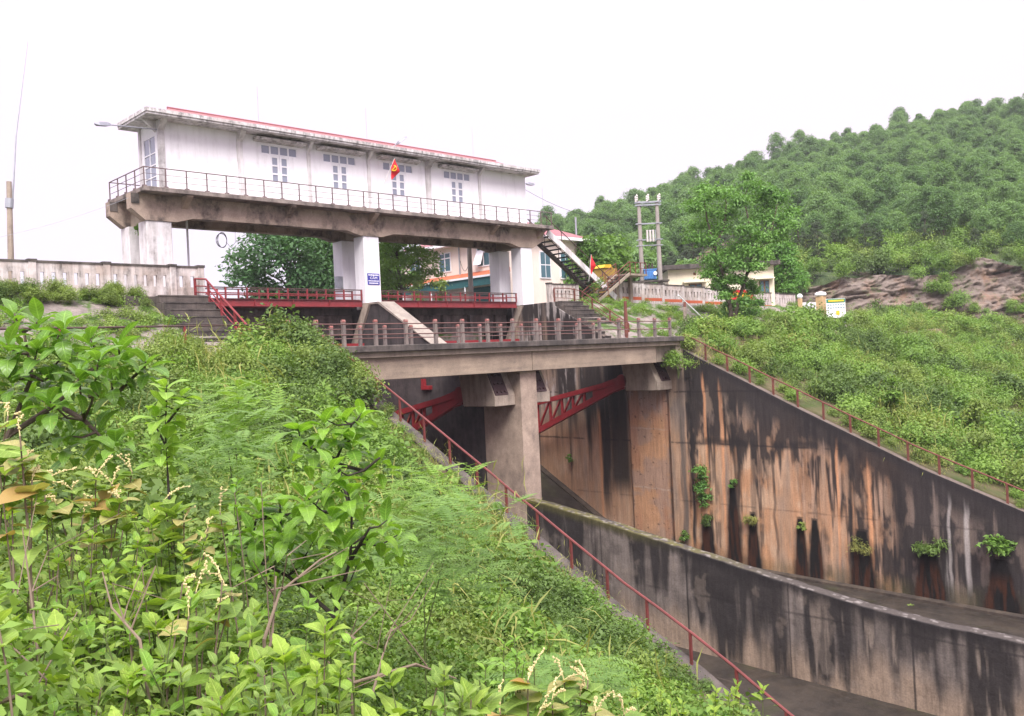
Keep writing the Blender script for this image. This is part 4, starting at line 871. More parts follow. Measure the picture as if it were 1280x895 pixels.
for x in (53.4, 55.9):
    f = MB().box(x, x+1.3, 51.40, 51.495, 6.4, 8.7); wv = part(ph, 'window', f, FRAME)
    for i in range(2):
        for j in range(2): part(wv, 'pane', MB().box(x+.09+.6*i, x+.09+.6*i+.52, 51.38, 51.399, 6.5+1.1*j, 7.5+1.1*j), TEALG)
part(ph, 'tiled_skirt', MB().prism([(50, 7.25), (48.9, 6.75), (48.9, 6.67), (50, 6.9)], 'y', 51.5, 65), TILE); part(ph, 'gutter', MB().box(48.82, 48.94, 51.4, 65, 6.60, 6.76), FRAME)
part(ph, 'awning', MB().box(48.95, 49.05, 51.6, 65, 5.95, 6.6), TEAL)
for y in (51.8, 56, 60.5, 64.5): part(ph, 'porch_post', MB().tube((49, y, 3.5), (49, y, 6.0), .06, 8), FRAME)
part(ph, 'dark_door', MB().box(49.96, 49.995, 52.5, 56.5, 3.7, 5.9), TEAL); part(ph, 'rain_pipe', MB().tube((49.9, 57.6, 6.9), (49.9, 57.6, 9.7), .06, 8), GALV)
part(ph, 'flue', MB().tube((58.8, 52, 9.9), (58.8, 52, 12.0), .08, 8), GALV)
t = thing('utility_pole', 'bare grey pole standing in front of the pink house', 'pole', (46.0, 50.2, 3.7)); q = at(589, 370, d=66.); part(t, 'shaft', MB().tube((q[0], q[1], 3.4), (q[0]+.03, q[1], 9.2), .2, 10, .16), CPOLE); part(t, 'cable', MB().path([Vector((q[0], q[1], 7.4)).lerp(Vector((50, 57.6, 8.4)), k/10)+Vector((0, 0, -.9*4*k/10*(1-k/10))) for k in range(11)], .02, 5), BLACKW)

CREAM = stained('cream_plaster', (.78, .72, .56), (.75, .69, .54), (.35, .30, .22), .35, fine=.15, bstr=.1)
BR = plain('brown_joinery', (.16, .07, .035), .6)
yh = thing('house', 'low cream house with flat grey roof behind the right balustrade', 'house', (71, 50, 3.8))
fx = Vector((.70, -.714, 0)); o0 = Vector(at(836, 365, d=88.)); o0.z = 3.6; dp = Vector((.714, .70, 0))
def ybox(a0, a1, d0, d1, z0, z1): 
    vs = [o0+fx*a+dp*d_+Vector((0, 0, z)) for z in (z0, z1) for a, d_ in ((a0, d0), (a1, d0), (a1, d1), (a0, d1))]; return MB().add(vs, [(0,3,2,1),(4,5,6,7),(0,1,5,4),(1,2,6,5),(2,3,7,6),(3,0,4,7)])
part(yh, 'wall', ybox(0, 10.4, 0, 6, -.3, 4.2), CREAM); part(yh, 'roof_slab', ybox(-.9, 10.9, -.7, 6.6, 4.2, 4.65), CONC_EDGE)
for a0, a1 in ((2.0, 3.3), (8.9, 9.9)):
    w = part(yh, 'window', ybox(a0, a1, -.05, .01, 1.35, 2.75), BR)
    for k in range(2): part(w, 'pane', ybox(a0+.1+k*(a1-a0)/2, a0+(k+1)*(a1-a0)/2-.06, -.07, -.051, 1.45, 2.65), TEALG)
    part(yh, 'canopy', ybox(a0-.6, a1+.4, -.7, -.0, 2.85, 2.97), CREAM)
part(yh, 'vent_block', ybox(2.5, 2.75, -.06, .0, 3.6, 3.85), BR)
bn = thing('banner', 'red banner with yellow marks hung on the right balustrade', 'banner', tuple(at(930, 368, y=45.0))); qa, qb = at(912, 362, y=45.0), at(942, 376, y=45.0)
part(bn, 'cloth', MB().box(qa[0], qb[0], 44.97, 45.0, qb[2]+.1, qa[2]), FLAGR); dashes(bn, qa[0]+.5, qb[0]-.5, 44.965, (qa[2]+qb[2])/2-.1, .42, FLAGY, 9)

GP = plain('ochre_gatepost', (.55, .38, .20), .8); WG = plain('white_gate', (.74, .72, .78), .6)
gz = 2.3; GD = 84.
q1 = at(1001, 397, d=GD); q2 = at(1027, 397, d=GD)
for q, h, w, lab in ((q1, 2.15, .17, 'slim ochre gatepost at the end of the right balustrade'), (q2, 2.25, .36, 'thick ochre gatepost with white domed cap beside the notice board')):
    t = thing('gatepost', lab, 'gatepost', (q[0], q[1], gz)); part(t, 'shaft', MB().box(q[0]-w, q[0]+w, q[1]-w, q[1]+w, 1.2, gz+h-.25), GP, bevel=.03)
    part(t, 'cap', MB().lathe((q[0], q[1], gz+h-.25), [(w*1.1, 0), (w*1.5, .12), (w*1.5, .25), (w*1.1, .38), (w*.3, .44)], 14), WHITE)
t = thing('gate', 'white sheet metal gate between the two ochre gateposts', 'gate', ((q1[0]+q2[0])/2, (q1[1]+q2[1])/2, gz)); g0, g1 = Vector((q1[0], q1[1], 0)), Vector((q2[0], q2[1], 0)); gd = (g1-g0).normalized()
part(t, 'leaf', MB().bar(g0+gd*.22+Vector((0, 0, gz+.45)), g0+gd*1.05+Vector((0, 0, gz+.45)), .05, 2.1), WG); part(t, 'leaf', MB().bar(g0+gd*1.1+Vector((0, 0, gz+.45)), g1-gd*.4+Vector((0, 0, gz+.45)), .05, 2.05), WG)
for z in (.1, .4): part(t, 'crossbar', MB().bar(g0+gd*.22+Vector((0, 0, gz+z))+Vector((-.05, -.05, 0)), g1-gd*.4+Vector((-.05, -.05, gz+z)), .03, .05), GALV)
t = thing('notice_board', 'white notice board with green heading beside the thick gatepost', 'sign', tuple(at(1045, 397, d=83.))); b0, b1 = Vector(at(1033.5, 400, d=83.)), Vector(at(1057.5, 400, d=83.)); b0.z = b1.z = 0; bd = (b1-b0).normalized(); bn_ = Vector((bd.y, -bd.x, 0)); bn_ = bn_ if bn_.dot(Vector((-.7, -.7, 0))) > 0 else -bn_
def brd(a0, a1, z0, z1, off, th=.03): c = b0+bn_*off; return MB().bar(c+bd*a0+Vector((0, 0, (z0+z1)/2)), c+bd*a1+Vector((0, 0, (z0+z1)/2)), th, z1-z0)
W_ = (b1-b0).length; part(t, 'board', brd(0, W_, 2.2, 3.98, 0), WHITE); part(t, 'heading', brd(.03, W_-.03, 3.6, 3.95, .03), plain('sign_green', (.03, .22, .12), .5)); part(t, 'heading_text', brd(.2, W_-.15, 3.7, 3.85, .05), FLAGY)
TXT = plain('faded_print', (.25, .35, .42), .7)
for z in (3.36, 3.08):
    for k in range(7): part(t, 'print_block', brd(.1+.24*k, .1+.24*k+.17, z, z+.1, .03), TXT)
part(t, 'picture', brd(W_*.5, W_*.68, 2.45, 2.85, .03), FLAGY)
for a in (.1, W_-.1): part(t, 'leg', MB().tube(b0+bd*a+Vector((0, 0, 1.0))-bn_*.06, b0+bd*a+Vector((0, 0, 3.9))-bn_*.06, .05, 8), GALV)
# ------------------------------------------------------------------ hill and rock cut
def hill_z(u, d):
    hr = np.interp(u, HU, HZ)
    foot = np.interp(u, [-80, 0, 28, 36, 60, 120], [135, 122, 112, 105, 102, 98]); z0 = 3.0+4.4*sstep(26, 37, u)
    t = (d-foot)/(258-foot); tt = np.clip(t, 0, 1)
    return np.where(t < 0, z0-1.0+t*500, z0+(hr-z0)*tt**.9+3.5*tt*(fbm(u/24, d/24, 5)-.5)-np.clip(t-1, 0, 9)*25)
def ud(u, d): return u*RH[0]+d*FH[0], u*RH[1]+d*FH[1]
uu = np.arange(-110, 240, 3.); dd = np.arange(90, 330, 3.); U, D = np.meshgrid(uu, dd); X, Y = ud(U, D); Z = hill_z(U, D)
i = (np.arange(len(dd)-1)[:, None]*len(uu)+np.arange(len(uu)-1)[None]).ravel()
m, n, l, b = newmat('hill_undergrowth'); p = world_pos(n, l)
c = mixc(n, l, rampn(n, l, noise(n, l, p, .35, 9, .7), [(.4, 0.), (.6, 1.)]), (.028, .055, .018), (.075, .10, .035)); c = mixc(n, l, rampn(n, l, noise(n, l, p, .09, 5), [(.58, 0.), (.68, 1.)]), c, (.20, .13, .10))
l.new(c, b.inputs['Base Color']); b.inputs['Roughness'].default_value = .95; bump(n, l, b, noise(n, l, p, 1.5, 8), .8, .5)
tagit(mesh_obj('hill', np_mesh('hill', np.stack([X.ravel(), Y.ravel(), Z.ravel()], 1), np.stack([i, i+1, i+len(uu)+1, i+len(uu)], 1), m)), kind='structure')
us = np.arange(27, 95, .15); zs = np.linspace(-1.5, 1, 105)
U, T = np.meshgrid(us, zs); topz = (6.6+2.6*(fbm(us/6, us*0, 61, 5)-.45)+1.2*sstep(40, 55, us))*sstep(24, 33, us)+2.2*(1-sstep(24, 33, us))
Z = np.where(T < 0, 2+T, 2+(topz[None]-2)*T); foot = np.interp(U, [27, 36, 60, 120], [111, 104, 101, 97])
sv = Z-.16*U+1.5*(fbm(U/7, Z/4, 62, 4)-.5); rid = 1-np.abs(2*fbm(U/3.4, sv/.95, 64, 5)-1); rid2 = 1-np.abs(2*fbm(U/1.1+9, sv/.4, 66, 4)-1)
blk = vnoise(U/2.2+3*np.floor(sv/.8+.35*fbm(U/4, sv*0, 69, 3)), np.floor(sv/.8+.35*fbm(U/4, sv*0, 69, 3))*3.7, 68)
D = foot-3.0+(Z-2)*.62+3.2*(fbm(U/10, Z/6, 65, 4)-.5)-1.6*(rid-.6)-.9*(rid2-.6)+.75*(blk-.5)-.5*(fbm(U/.5, sv/.25, 67, 3)-.5)
X, Y = ud(U, D); k = len(us); i = (np.arange(len(zs)-1)[:, None]*k+np.arange(k-1)[None]).ravel()
m, n, l, b = newmat('bedded_rock'); p = world_pos(n, l); pl_ = world_pos(n, l, (.35, .35, 2.2))
c = mixc(n, l, rampn(n, l, noise(n, l, pl_, 1.0, 9, .72), [(.36, 0.), (.64, 1.)]), (.15, .12, .105), (.25, .20, .17)); c = mixc(n, l, rampn(n, l, noise(n, l, p, .4, 8), [(.5, 0.), (.68, .75)]), c, (.26, .15, .095)); c = mixc(n, l, rampn(n, l, noise(n, l, p, .55, 8, .7), [(.53, 0.), (.60, .9)]), c, (.09, .11, .045))
c = mixc(n, l, rampn(n, l, noise(n, l, pl_, 2.6, 8, .75), [(.30, .85), (.42, 0.)]), c, (.055, .045, .045))
l.new(c, b.inputs['Base Color']); b.inputs['Roughness'].default_value = .95; bump(n, l, b, noise(n, l, pl_, 3, 8, .75), .9, .25)
tagit(mesh_obj('rock_cut', np_mesh('rock_cut', np.stack([X.ravel(), Y.ravel(), Z.ravel()], 1), np.stack([i, i+1, i+k+1, i+k], 1), m)), kind='structure')

# ------------------------------------------------------------------ foliage
BARK = stained('bark', (.14, .11, .085), (.09, .07, .055), (.03, .025, .02), .6); TWIG = plain('twig', (.20, .15, .11), .85); STEMG = plain('green_stem', (.10, .13, .04), .7); DARKSTEM = plain('dark_stem', (.035, .028, .022), .8)
def leaves(P, Nn, size, aspect=.5, seed=0, val=None, hang=0.):
    """rhombic leaf faces at P with normals near Nn"""
    r = np.random.default_rng(seed); k = len(P); Nn = Nn+r.normal(0, .45, (k, 3)); Nn /= np.linalg.norm(Nn, axis=1, keepdims=True)
    t = r.normal(0, 1, (k, 3)); t[:, 2] -= hang; t -= Nn*(t*Nn).sum(1, keepdims=True); t /= np.linalg.norm(t, axis=1, keepdims=True); s = np.cross(Nn, t)
    L = size*r.uniform(.65, 1.3, (k, 1)); W = L*aspect; q = np.empty((k, 4, 3)); bend = Nn*L*.14
    q[:, 0] = P-t*L*.5-bend; q[:, 1] = P+s*W*.5; q[:, 2] = P+t*L*.5-bend; q[:, 3] = P-s*W*.5
    v = r.uniform(0, 1, k) if val is None else np.clip(val+r.normal(0, .18, k), 0, 1)
    return q.reshape(-1, 3), np.arange(4*k).reshape(-1, 4), np.repeat(np.stack([v, r.uniform(0, 1, k), v*0], 1), 4, 0)
def lobes_cloud(lobes, per, size, seed, aspect=.5, shell=.55, upw=.5, hang=0., fuzz=.22):
    r = np.random.default_rng(seed); PP, NN, VV = [], [], []
    for c, rad in lobes:
        d = r.normal(0, 1, (per, 3)); d /= np.linalg.norm(d, axis=1, keepdims=True); d[:, 2] = np.where(d[:, 2] < -.35, -d[:, 2], d[:, 2])
        rr = (shell+(1-shell)*r.uniform(0, 1, (per, 1))**.6)*(1+fuzz*r.normal(0, 1, (per, 1))); P = np.asarray(c)+d*np.asarray(rad)*rr
        nn = d*(1-upw)+np.array([0, 0, upw]); PP.append(P); NN.append(nn); VV.append(np.full(per, r.uniform(.15, .85)))
    return leaves(np.concatenate(PP), np.concatenate(NN), size, aspect, seed+1, np.concatenate(VV), hang)
def tree_meshes(h, cr, seed, mat, nl=16, per=170, size=.4, trunk=.16, crown0=.3, lob=.42, flat=.8, aspect=.5, hang=0., barkm=None):
    r = np.random.default_rng(seed); lobes = []; mb = MB(); top = np.array([r.normal(0, .3), r.normal(0, .3), h*.93])
    tp = [np.array([0, 0, -.6]), np.array([r.normal(0, .08), r.normal(0, .08), h*.3]), np.array([r.normal(0, .2), r.normal(0, .2), h*.6]), top]
    mb.path(tp, trunk, 7, trunk*.15)
    for k in range(nl):
        f = crown0+(1-crown0)*(k+.5)/nl; a = k*2.4+r.uniform(-.5, .5); prof = math.sin(math.pi*min(1, max(.12, (f-crown0)/(1-crown0)*.86+.14)))**.7
        rad = cr*prof*r.uniform(.35, .85); c = np.array([math.cos(a)*rad, math.sin(a)*rad, h*f*.95]); lr = cr*lob*r.uniform(.75, 1.25)
        lobes.append((c, (lr, lr, lr*flat))); b0 = np.array([0, 0, h*max(.15, f-.22)]); mb.path([b0, (b0+c)/2+np.array([0, 0, .1*h*.2]), c], trunk*.38, 5, trunk*.08)
    V, Q, C = lobes_cloud(lobes, per, size, seed, aspect, hang=hang)
    return meshdata('trunk', mb, barkm or BARK), np_mesh('crown', V, Q, mat, C)
def plant_tree(name, label, meshes, loc, scale=1., rot=0., group=None, cat='tree'):
    t = thing(name, label, cat, loc, group); t.scale = (scale, scale, scale); t.rotation_euler.z = rot
    for nm, me in zip(('trunk', 'crown'), meshes): mesh_obj(nm, me, None, t)
    return t
HILLM = leafmat('hill_leaves', (.085, .175, .065), (.195, .325, .12), .38, .6); PINEM = leafmat('pine_needles', (.040, .070, .032), (.075, .115, .05), .15, .7)
HT = [tree_meshes(hh, cc, 100+k, HILLM, 22, 300, .40, hang=.5, lob=.46, crown0=c0) for k, (hh, cc, c0) in enumerate(((8.5, 3.2, .25), (10.5, 2.7, .2), (7.6, 3.5, .25), (9.6, 3.0, .3), (11.5, 3.1, .35), (8.8, 2.4, .12), (7.0, 2.9, .2), (10.0, 3.6, .4)))]
PT = [tree_meshes(9.+k, 2.1, 140+k, PINEM, 16, 330, .38, crown0=.22, lob=.36, aspect=.22) for k in range(2)]
r = np.random.default_rng(5); spots = []
dq = 104.
while dq < 272:
    st_ = 4.5+.9*(dq-110)/150
    for uq in np.arange(-60, 178, st_):
        u = uq+r.uniform(-.42, .42)*st_; d = dq+r.uniform(-.45, .45)*st_
        if (abs(u)/d > .605 and u > 0) or u < -.17*d+5: continue
        foot = float(np.interp(u, [-80, 0, 28, 36, 60, 120], [135, 122, 112, 105, 102, 98]))
        if d < foot+(3 if u < 30 else 5): continue
        if u > 30 and d < foot+16 and r.uniform() < .35: continue
        spots.append((u, d))
    dq += st_*.86
spots.sort(key=lambda q: q[1])
pine = lambda u, d: fbm(np.array([u/26.]), np.array([d/26.]), 8, 3)[0] > .60
nh = 0
for u, d in spots:
    if nh >= 298: break
    x, y = ud(u, d); z = float(hill_z(np.array(u), np.array(d))); s = r.uniform(.5, .85)
    if u > 25 and d < 135: s *= .8
    pn = pine(u, d)
    plant_tree('pine_tree' if pn else 'hillside_tree', 'dark narrow pine among the lighter trees on the hillside' if pn else 'round crowned green tree in the plantation covering the hillside', PT[int(r.integers(2))] if pn else HT[int(r.integers(8))], (x, y, z), s, r.uniform(0, 6.28), 'pines on the hillside' if pn else 'plantation trees on the hillside'); nh += 1
rest = spots[298:]

def scatter(name, label, cat, P, S, sources, seed=0, tilt=.12, zone=None):
    """ground cover nobody could count: one object, its plants placed on points"""
    P = np.asarray(P, np.float32); k = len(P); r = np.random.default_rng(seed)
    me = bpy.data.meshes.new(name); me.vertices.add(k); me.vertices.foreach_set('co', P.ravel())
    for nm, ty, val in (('rot', 'FLOAT_VECTOR', np.stack([r.normal(0, tilt, k), r.normal(0, tilt, k), r.uniform(0, 6.28, k)], 1)), ('scl', 'FLOAT_VECTOR', np.stack([S, S, S*r.uniform(.8, 1.15, k)], 1)), ('pick', 'INT', r.integers(0, len(sources), k) if zone is None else np.clip(((zone-.28)/.44*len(sources)+r.normal(0, .9, k)).astype(int), 0, len(sources)-1))):
        a = me.attributes.new(nm, ty, 'POINT'); a.data.foreach_set('vector' if ty == 'FLOAT_VECTOR' else 'value', np.asarray(val, np.float32 if ty != 'INT' else np.int32).ravel())
    o = mesh_obj(name, me); tagit(o, label, cat, kind='stuff')
    colr = bpy.data.collections.new('plants_of_'+name)
    for j, sme in enumerate(sources): colr.objects.link(bpy.data.objects.new('src_%s_%d' % (name, j), sme))
    ng = bpy.data.node_groups.new(name, 'GeometryNodeTree'); ng.interface.new_socket('Geometry', in_out='INPUT', socket_type='NodeSocketGeometry'); ng.interface.new_socket('Geometry', in_out='OUTPUT', socket_type='NodeSocketGeometry')
    gi = ng.nodes.new('NodeGroupInput'); go = ng.nodes.new('NodeGroupOutput'); ip = ng.nodes.new('GeometryNodeInstanceOnPoints'); ci = ng.nodes.new('GeometryNodeCollectionInfo')
    ci.inputs['Collection'].default_value = colr; ci.inputs['Separate Children'].default_value = True; ci.inputs['Reset Children'].default_value = True
    ip.inputs['Pick Instance'].default_value = True
    def attr(nm, dt): a = ng.nodes.new('GeometryNodeInputNamedAttribute'); a.data_type = dt; a.inputs['Name'].default_value = nm; return a.outputs['Attribute']
    ng.links.new(gi.outputs[0], ip.inputs['Points']); ng.links.new(ci.outputs[0], ip.inputs['Instance']); ng.links.new(attr('pick', 'INT'), ip.inputs['Instance Index'])
    eu = ng.nodes.new('FunctionNodeEulerToRotation'); ng.links.new(attr('rot', 'FLOAT_VECTOR'), eu.inputs[0]); ng.links.new(eu.outputs[0], ip.inputs['Rotation']); ng.links.new(attr('scl', 'FLOAT_VECTOR'), ip.inputs['Scale']); ng.links.new(ip.outputs[0], go.inputs[0])
    md = o.modifiers.new('scatter', 'NODES'); md.node_group = ng; return o
if rest:
    P = []; S = []
    for u, d in rest: x, y = ud(u, d); P.append((x, y, float(hill_z(np.array(u), np.array(d))))); S.append(r.uniform(.5, .88))
    scatter('distant_wood', 'distant wood along the hilltop', 'trees', P, np.array(S), [q[1] for q in HT], 3, .05)
else: pass

def bush_mesh(R, H, nsp, nlf, size, seed, mat, aspect=.45, hang=0.):
    """a low spreading shrub: arching sprays with leaves along them"""
    r = np.random.default_rng(seed); PP, NN, VV = [], [], []
    for k in range(nsp):
        a = r.uniform(0, 6.28); out = R*r.uniform(.2, 1.0); hgt = H*r.uniform(.55, 1.1)*math.sqrt(max(.1, 1-(out/R)**2*.75)); t = np.sort(r.uniform(.25, 1, nlf)); bx = r.normal(0, R*.18, 2)
        P = np.stack([bx[0]*(1-t)+math.cos(a)*out*t, bx[1]*(1-t)+math.sin(a)*out*t, hgt*np.sin(t*1.9)/1.0], 1)+r.normal(0, size*1.1, (nlf, 3)); P[:, 2] = np.maximum(P[:, 2], .02)
        PP.append(P); NN.append(np.stack([np.full(nlf, math.cos(a)*.45), np.full(nlf, math.sin(a)*.45), np.full(nlf, .8)], 1)); VV.append(np.full(nlf, r.uniform(.1, .75)))
    V, Q, C = leaves(np.concatenate(PP), np.concatenate(NN), size, aspect, seed+3, np.concatenate(VV), hang); return np_mesh('bush', V, Q, mat, C)
SCRUB = leafmat('scrub_leaves', (.105, .165, .034), (.25, .345, .075), .3, .6); SCRUB2 = leafmat('scrub_leaves_bright', (.098, .20, .034), (.235, .375, .070), .32, .55); SCRUBY = leafmat('scrub_leaves_yellow', (.18, .21, .05), (.34, .35, .10), .3, .6); SCRUBD = leafmat('scrub_leaves_deep', (.060, .115, .028), (.14, .225, .050), .3, .55)
FARB = [bush_mesh(1.1, 1.25, 64, 20, .125, 200+k, m_, .68) for k, m_ in enumerate((SCRUBD, SCRUB2, SCRUB2, SCRUB2, SCRUB))]
MIDB = [bush_mesh(.75, 1.0, 75, 27, .078, 210+k, m_, .52) for k, m_ in enumerate((SCRUBD, SCRUB, SCRUB2, SCRUB2, SCRUB))]
NEARB = [bush_mesh(.6, .75, 80, 30, .052, 220+k, m_) for k, m_ in enumerate((SCRUB, SCRUB, SCRUB2, SCRUBD))]
GRASSB = [bush_mesh(.5, .45, 30, 7, .55, 240+k, m_, .055, -3.) for k, m_ in enumerate((SCRUBY, SCRUB))]
BROADB = [bush_mesh(.8, 1.1, 40, 13, .15, 250+k, m_, .55) for k, m_ in enumerate((SCRUB2, SCRUB, SCRUBD))]
TUFT = [bush_mesh(.35, .22, 26, 14, .07, 230+k, m_) for k, m_ in enumerate((SCRUB2, SCRUB, SCRUB2))]
def vis(P, pad=60):
    q = P; z = q@CF; u = 640+FPX*(q@CR)/np.maximum(z, .1); v = 447.5-FPX*(q@CU)/np.maximum(z, .1)
    return (z > .5) & (u > -pad-400/np.maximum(z, 1)) & (u < 1280+pad+400/np.maximum(z, 1)) & (v < 895+pad+900/np.maximum(z, 1)) & (v > -100)
def cover(x0, x1, y0, y1, st, seed, keep=None, sink=.05):
    r = np.random.default_rng(seed); xs, ys = np.meshgrid(np.arange(x0, x1, st), np.arange(y0, y1, st)); xs = xs.ravel()+r.uniform(-.5, .5, xs.size)*st; ys = ys.ravel()+r.uniform(-.5, .5, ys.size)*st
    P = np.stack([xs, ys, ground_z(xs, ys)-sink], 1); ok = vis(P)
    if keep is not None: ok &= keep(xs, ys, r)
    return P[ok]
dist = lambda x, y: np.hypot(x, y)
P = cover(-12, XL-.55, 3, 31.2, .56, 31, lambda x, y, r: (dist(x, y) > 11.5) & (r.uniform(size=x.shape) < .95) & ~((XL-x < 1.0) & (y < 21) & (r.uniform(size=x.shape) < .4)))
Sx = np.random.default_rng(1).uniform(.6, 1.4, len(P))*np.where(XL-P[:, 0] < 2.6, .34+.85*sstep(25.2, 27.8, P[:, 1])+.14*(XL-P[:, 0] > 1.2), 1.)*(1-.30*sstep(29, 30.5, P[:, 1])*(P[:, 0] < 16))
scatter('slope_scrub', 'low olive green scrub covering the near embankment slope', 'scrub', P, Sx, [MIDB[0], BROADB[2], MIDB[1], MIDB[4], MIDB[2], MIDB[3], BROADB[0], MIDB[2], MIDB[1], GRASSB[0], MIDB[4]], 1, zone=fbm(P[:, 0]/3, P[:, 1]/3, 57, 3)-.04)
P = cover(-4, 11, -2, 13, .34, 32, lambda x, y, r: (dist(x, y) <= 12.2) & (dist(x, y) > 3.4) & (x*FH[0]+y*FH[1] > 2.8))
scatter('near_undergrowth', 'fine leaved undergrowth at the foot of the near plants', 'scrub', P, np.random.default_rng(2).uniform(.7, 1.5, len(P)), NEARB, 2)
P = cover(XR+.7, 120, 6, 31.6, 1.02, 33, lambda x, y, r: r.uniform(size=x.shape) < .97)
P2 = cover(62, 125, 31, 42, 1.1, 34, lambda x, y, r: ((x > 71) | (y < 35)) & (x*FH[0]+y*FH[1] < 101) & (y < 40-(x < 86)*3) & ~((x*FH[0]+y*FH[1] > 62) & (np.abs((x*RH[0]+y*RH[1])/(x*FH[0]+y*FH[1])-.35) < .045))); P3 = cover(XR+.8, 62, 29.8, 34.5, .9, 35, lambda x, y, r: (r.uniform(size=x.shape) < .75) & ((y < 31.4) | (x > 49)) & ~((np.abs(x-58.6) < 1.6) & (y > 32)) & ~((y > 32.5) & (r.uniform(size=x.shape) < .5)))
P = np.concatenate([P, P2, P3]); q_ = fbm(P[:, 0]/4, P[:, 1]/3, 55, 3); P[:, 2] -= .12
scatter('slope_thicket', 'bright green thicket covering the slope above the right wall', 'scrub', P, np.random.default_rng(3).uniform(.45, 1.25, len(P))*(.55+1.1*q_)*np.where(P[:, 0] < XR+2.2, .62, 1.), [FARB[0], BROADB[2], FARB[1], FARB[2], GRASSB[1], FARB[4], BROADB[0], FARB[3], GRASSB[0], FARB[4]], 3, zone=fbm(P[:, 0]/5, P[:, 1]/5, 56, 3))
P = np.concatenate([cover(-6, 16.8, 36.4, 42.2, .55, 36, lambda x, y, r: fbm(x/1.6, y/1.2, 77, 3) > .50), cover(47.5, 90, 36.6, 44.6, .6, 37, lambda x, y, r: (fbm(x/2.2, y/1.1, 78, 3)>.47) & (y < 42.6))])
scatter('slope_weeds', 'patchy weeds growing between the slabs of the paved upper slope', 'weeds', P, np.random.default_rng(4).uniform(.7, 1.7, len(P)), TUFT, 4)
r = np.random.default_rng(6); P = np.stack([r.uniform(6, 16.5, 46), r.uniform(41.0, 42.2, 46), np.zeros(46)], 1); P[:, 2] = ground_z(P[:, 0], P[:, 1]); P = P[(P[:, 0] < 17)]
scatter('wall_foot_shrubs', 'grey green shrubs crowding the foot of the left balustrade', 'shrubs', P, r.uniform(.45, .9, len(P)), [MIDB[4], MIDB[1], MIDB[0]], 5)
uq = r.uniform(27, 85, 330); dq_ = np.interp(uq, [27, 36, 60, 120], [111, 104, 101, 97])+r.uniform(1.5, 26, 330); x, y = ud(uq, dq_); P = np.stack([x, y, hill_z(uq, dq_)], 1); ok = (uq > 42) | (r.uniform(size=330) < .85); P = P[ok]
scatter('hill_foot_shrubs', 'shrubs on the bench above the rock cut', 'shrubs', P, r.uniform(.8, 2.1, len(P)), FARB, 6)
uq = r.uniform(30, 80, 330); T_ = r.uniform(.0, .9, 330); dq_ = np.interp(uq, [27, 36, 60, 120], [111, 104, 101, 97])-4.0+T_*7*.5; x, y = ud(uq, dq_); P = np.stack([x, y, 2+7.2*T_], 1); ok = fbm(uq/6, T_*3, 88, 3) > .47; P = P[ok]
scatter('rock_shrubs', 'scattered shrubs rooted in the rock cut', 'shrubs', P, r.uniform(.5, 1.7, len(P)), FARB, 7)

# single trees beyond the crest
TM1 = leafmat('broad_tree_leaves', (.035, .10, .035), (.10, .21, .07), .3, .5); TM2 = leafmat('feathery_leaves', (.075, .165, .032), (.18, .32, .065), .35, .5); TM3 = leafmat('roadside_leaves', (.085, .205, .045), (.21, .40, .09), .3, .5)
plant_tree('broad_tree', 'big dark round tree behind the left red walkway', tree_meshes(9.0, 4.6, 301, TM1, 26, 400, .42, .25, .10, .40), (*at(362, 380, d=72)[:2], 3.2), 1.0, .3)
plant_tree('broad_tree', 'second dark tree just left of the middle pillar', tree_meshes(7.6, 3.4, 303, TM1, 20, 400, .42, .2, .12, .42), (*at(412, 380, d=76)[:2], 3.2), 1.0, 1.3)
plant_tree('feathery_tree', 'light green feathery tree in front of the pink house', tree_meshes(6.6, 3.4, 302, TM2, 22, 420, .24, .13, .25, .34, .45), (*at(500, 380, d=63)[:2], 3.6), 1.0, 2.0)
plant_tree('feathery_tree', 'taller light tree behind the feathery one by the middle pillar', tree_meshes(7.6, 2.7, 306, TM2, 18, 360, .30, .14, .25, .4, .6), (*at(484, 380, d=74)[:2], 3.4), 1.0, .5)
plant_tree('round_tree', 'dense round green tree at the end of the right balustrade', tree_meshes(8.0, 3.3, 304, leafmat('round_leaves', (.055, .15, .025), (.13, .29, .05), .3, .5), 26, 460, .32, .16, .22, .40), (*at(978, 388, d=97)[:2], 3.0), 1.0, .9)
for u, d, h, cr, sd, lab in ((735, 78, 6.5, 2.6, 311, 'light bushy tree behind the open stair'), (768, 84, 7.2, 2.8, 312, 'yellow green tree behind the small red railed stair'), (716, 96, 8.5, 3.2, 313, 'green tree rising behind the pink house roof end'), (805, 100, 7.5, 3.4, 314, 'bushy tree between the transformer poles'), (700, 118, 9, 3.4, 315, 'pale green tree at the lower end of the hill by the gatehouse deck'), (862, 104, 6.5, 3.2, 316, 'grey green bushy tree above the cream house roof'), (905, 108, 7.0, 3.4, 317, 'bushy tree right of the cream house')):
    plant_tree('bushy_tree', lab, tree_meshes(h, cr, sd, (TM2 if sd in (311, 312) else HILLM), 18, 320, .42, .13, .15, .42), (*at(u, 385, d=d)[:2], 3.4), 1.0, sd*.7)
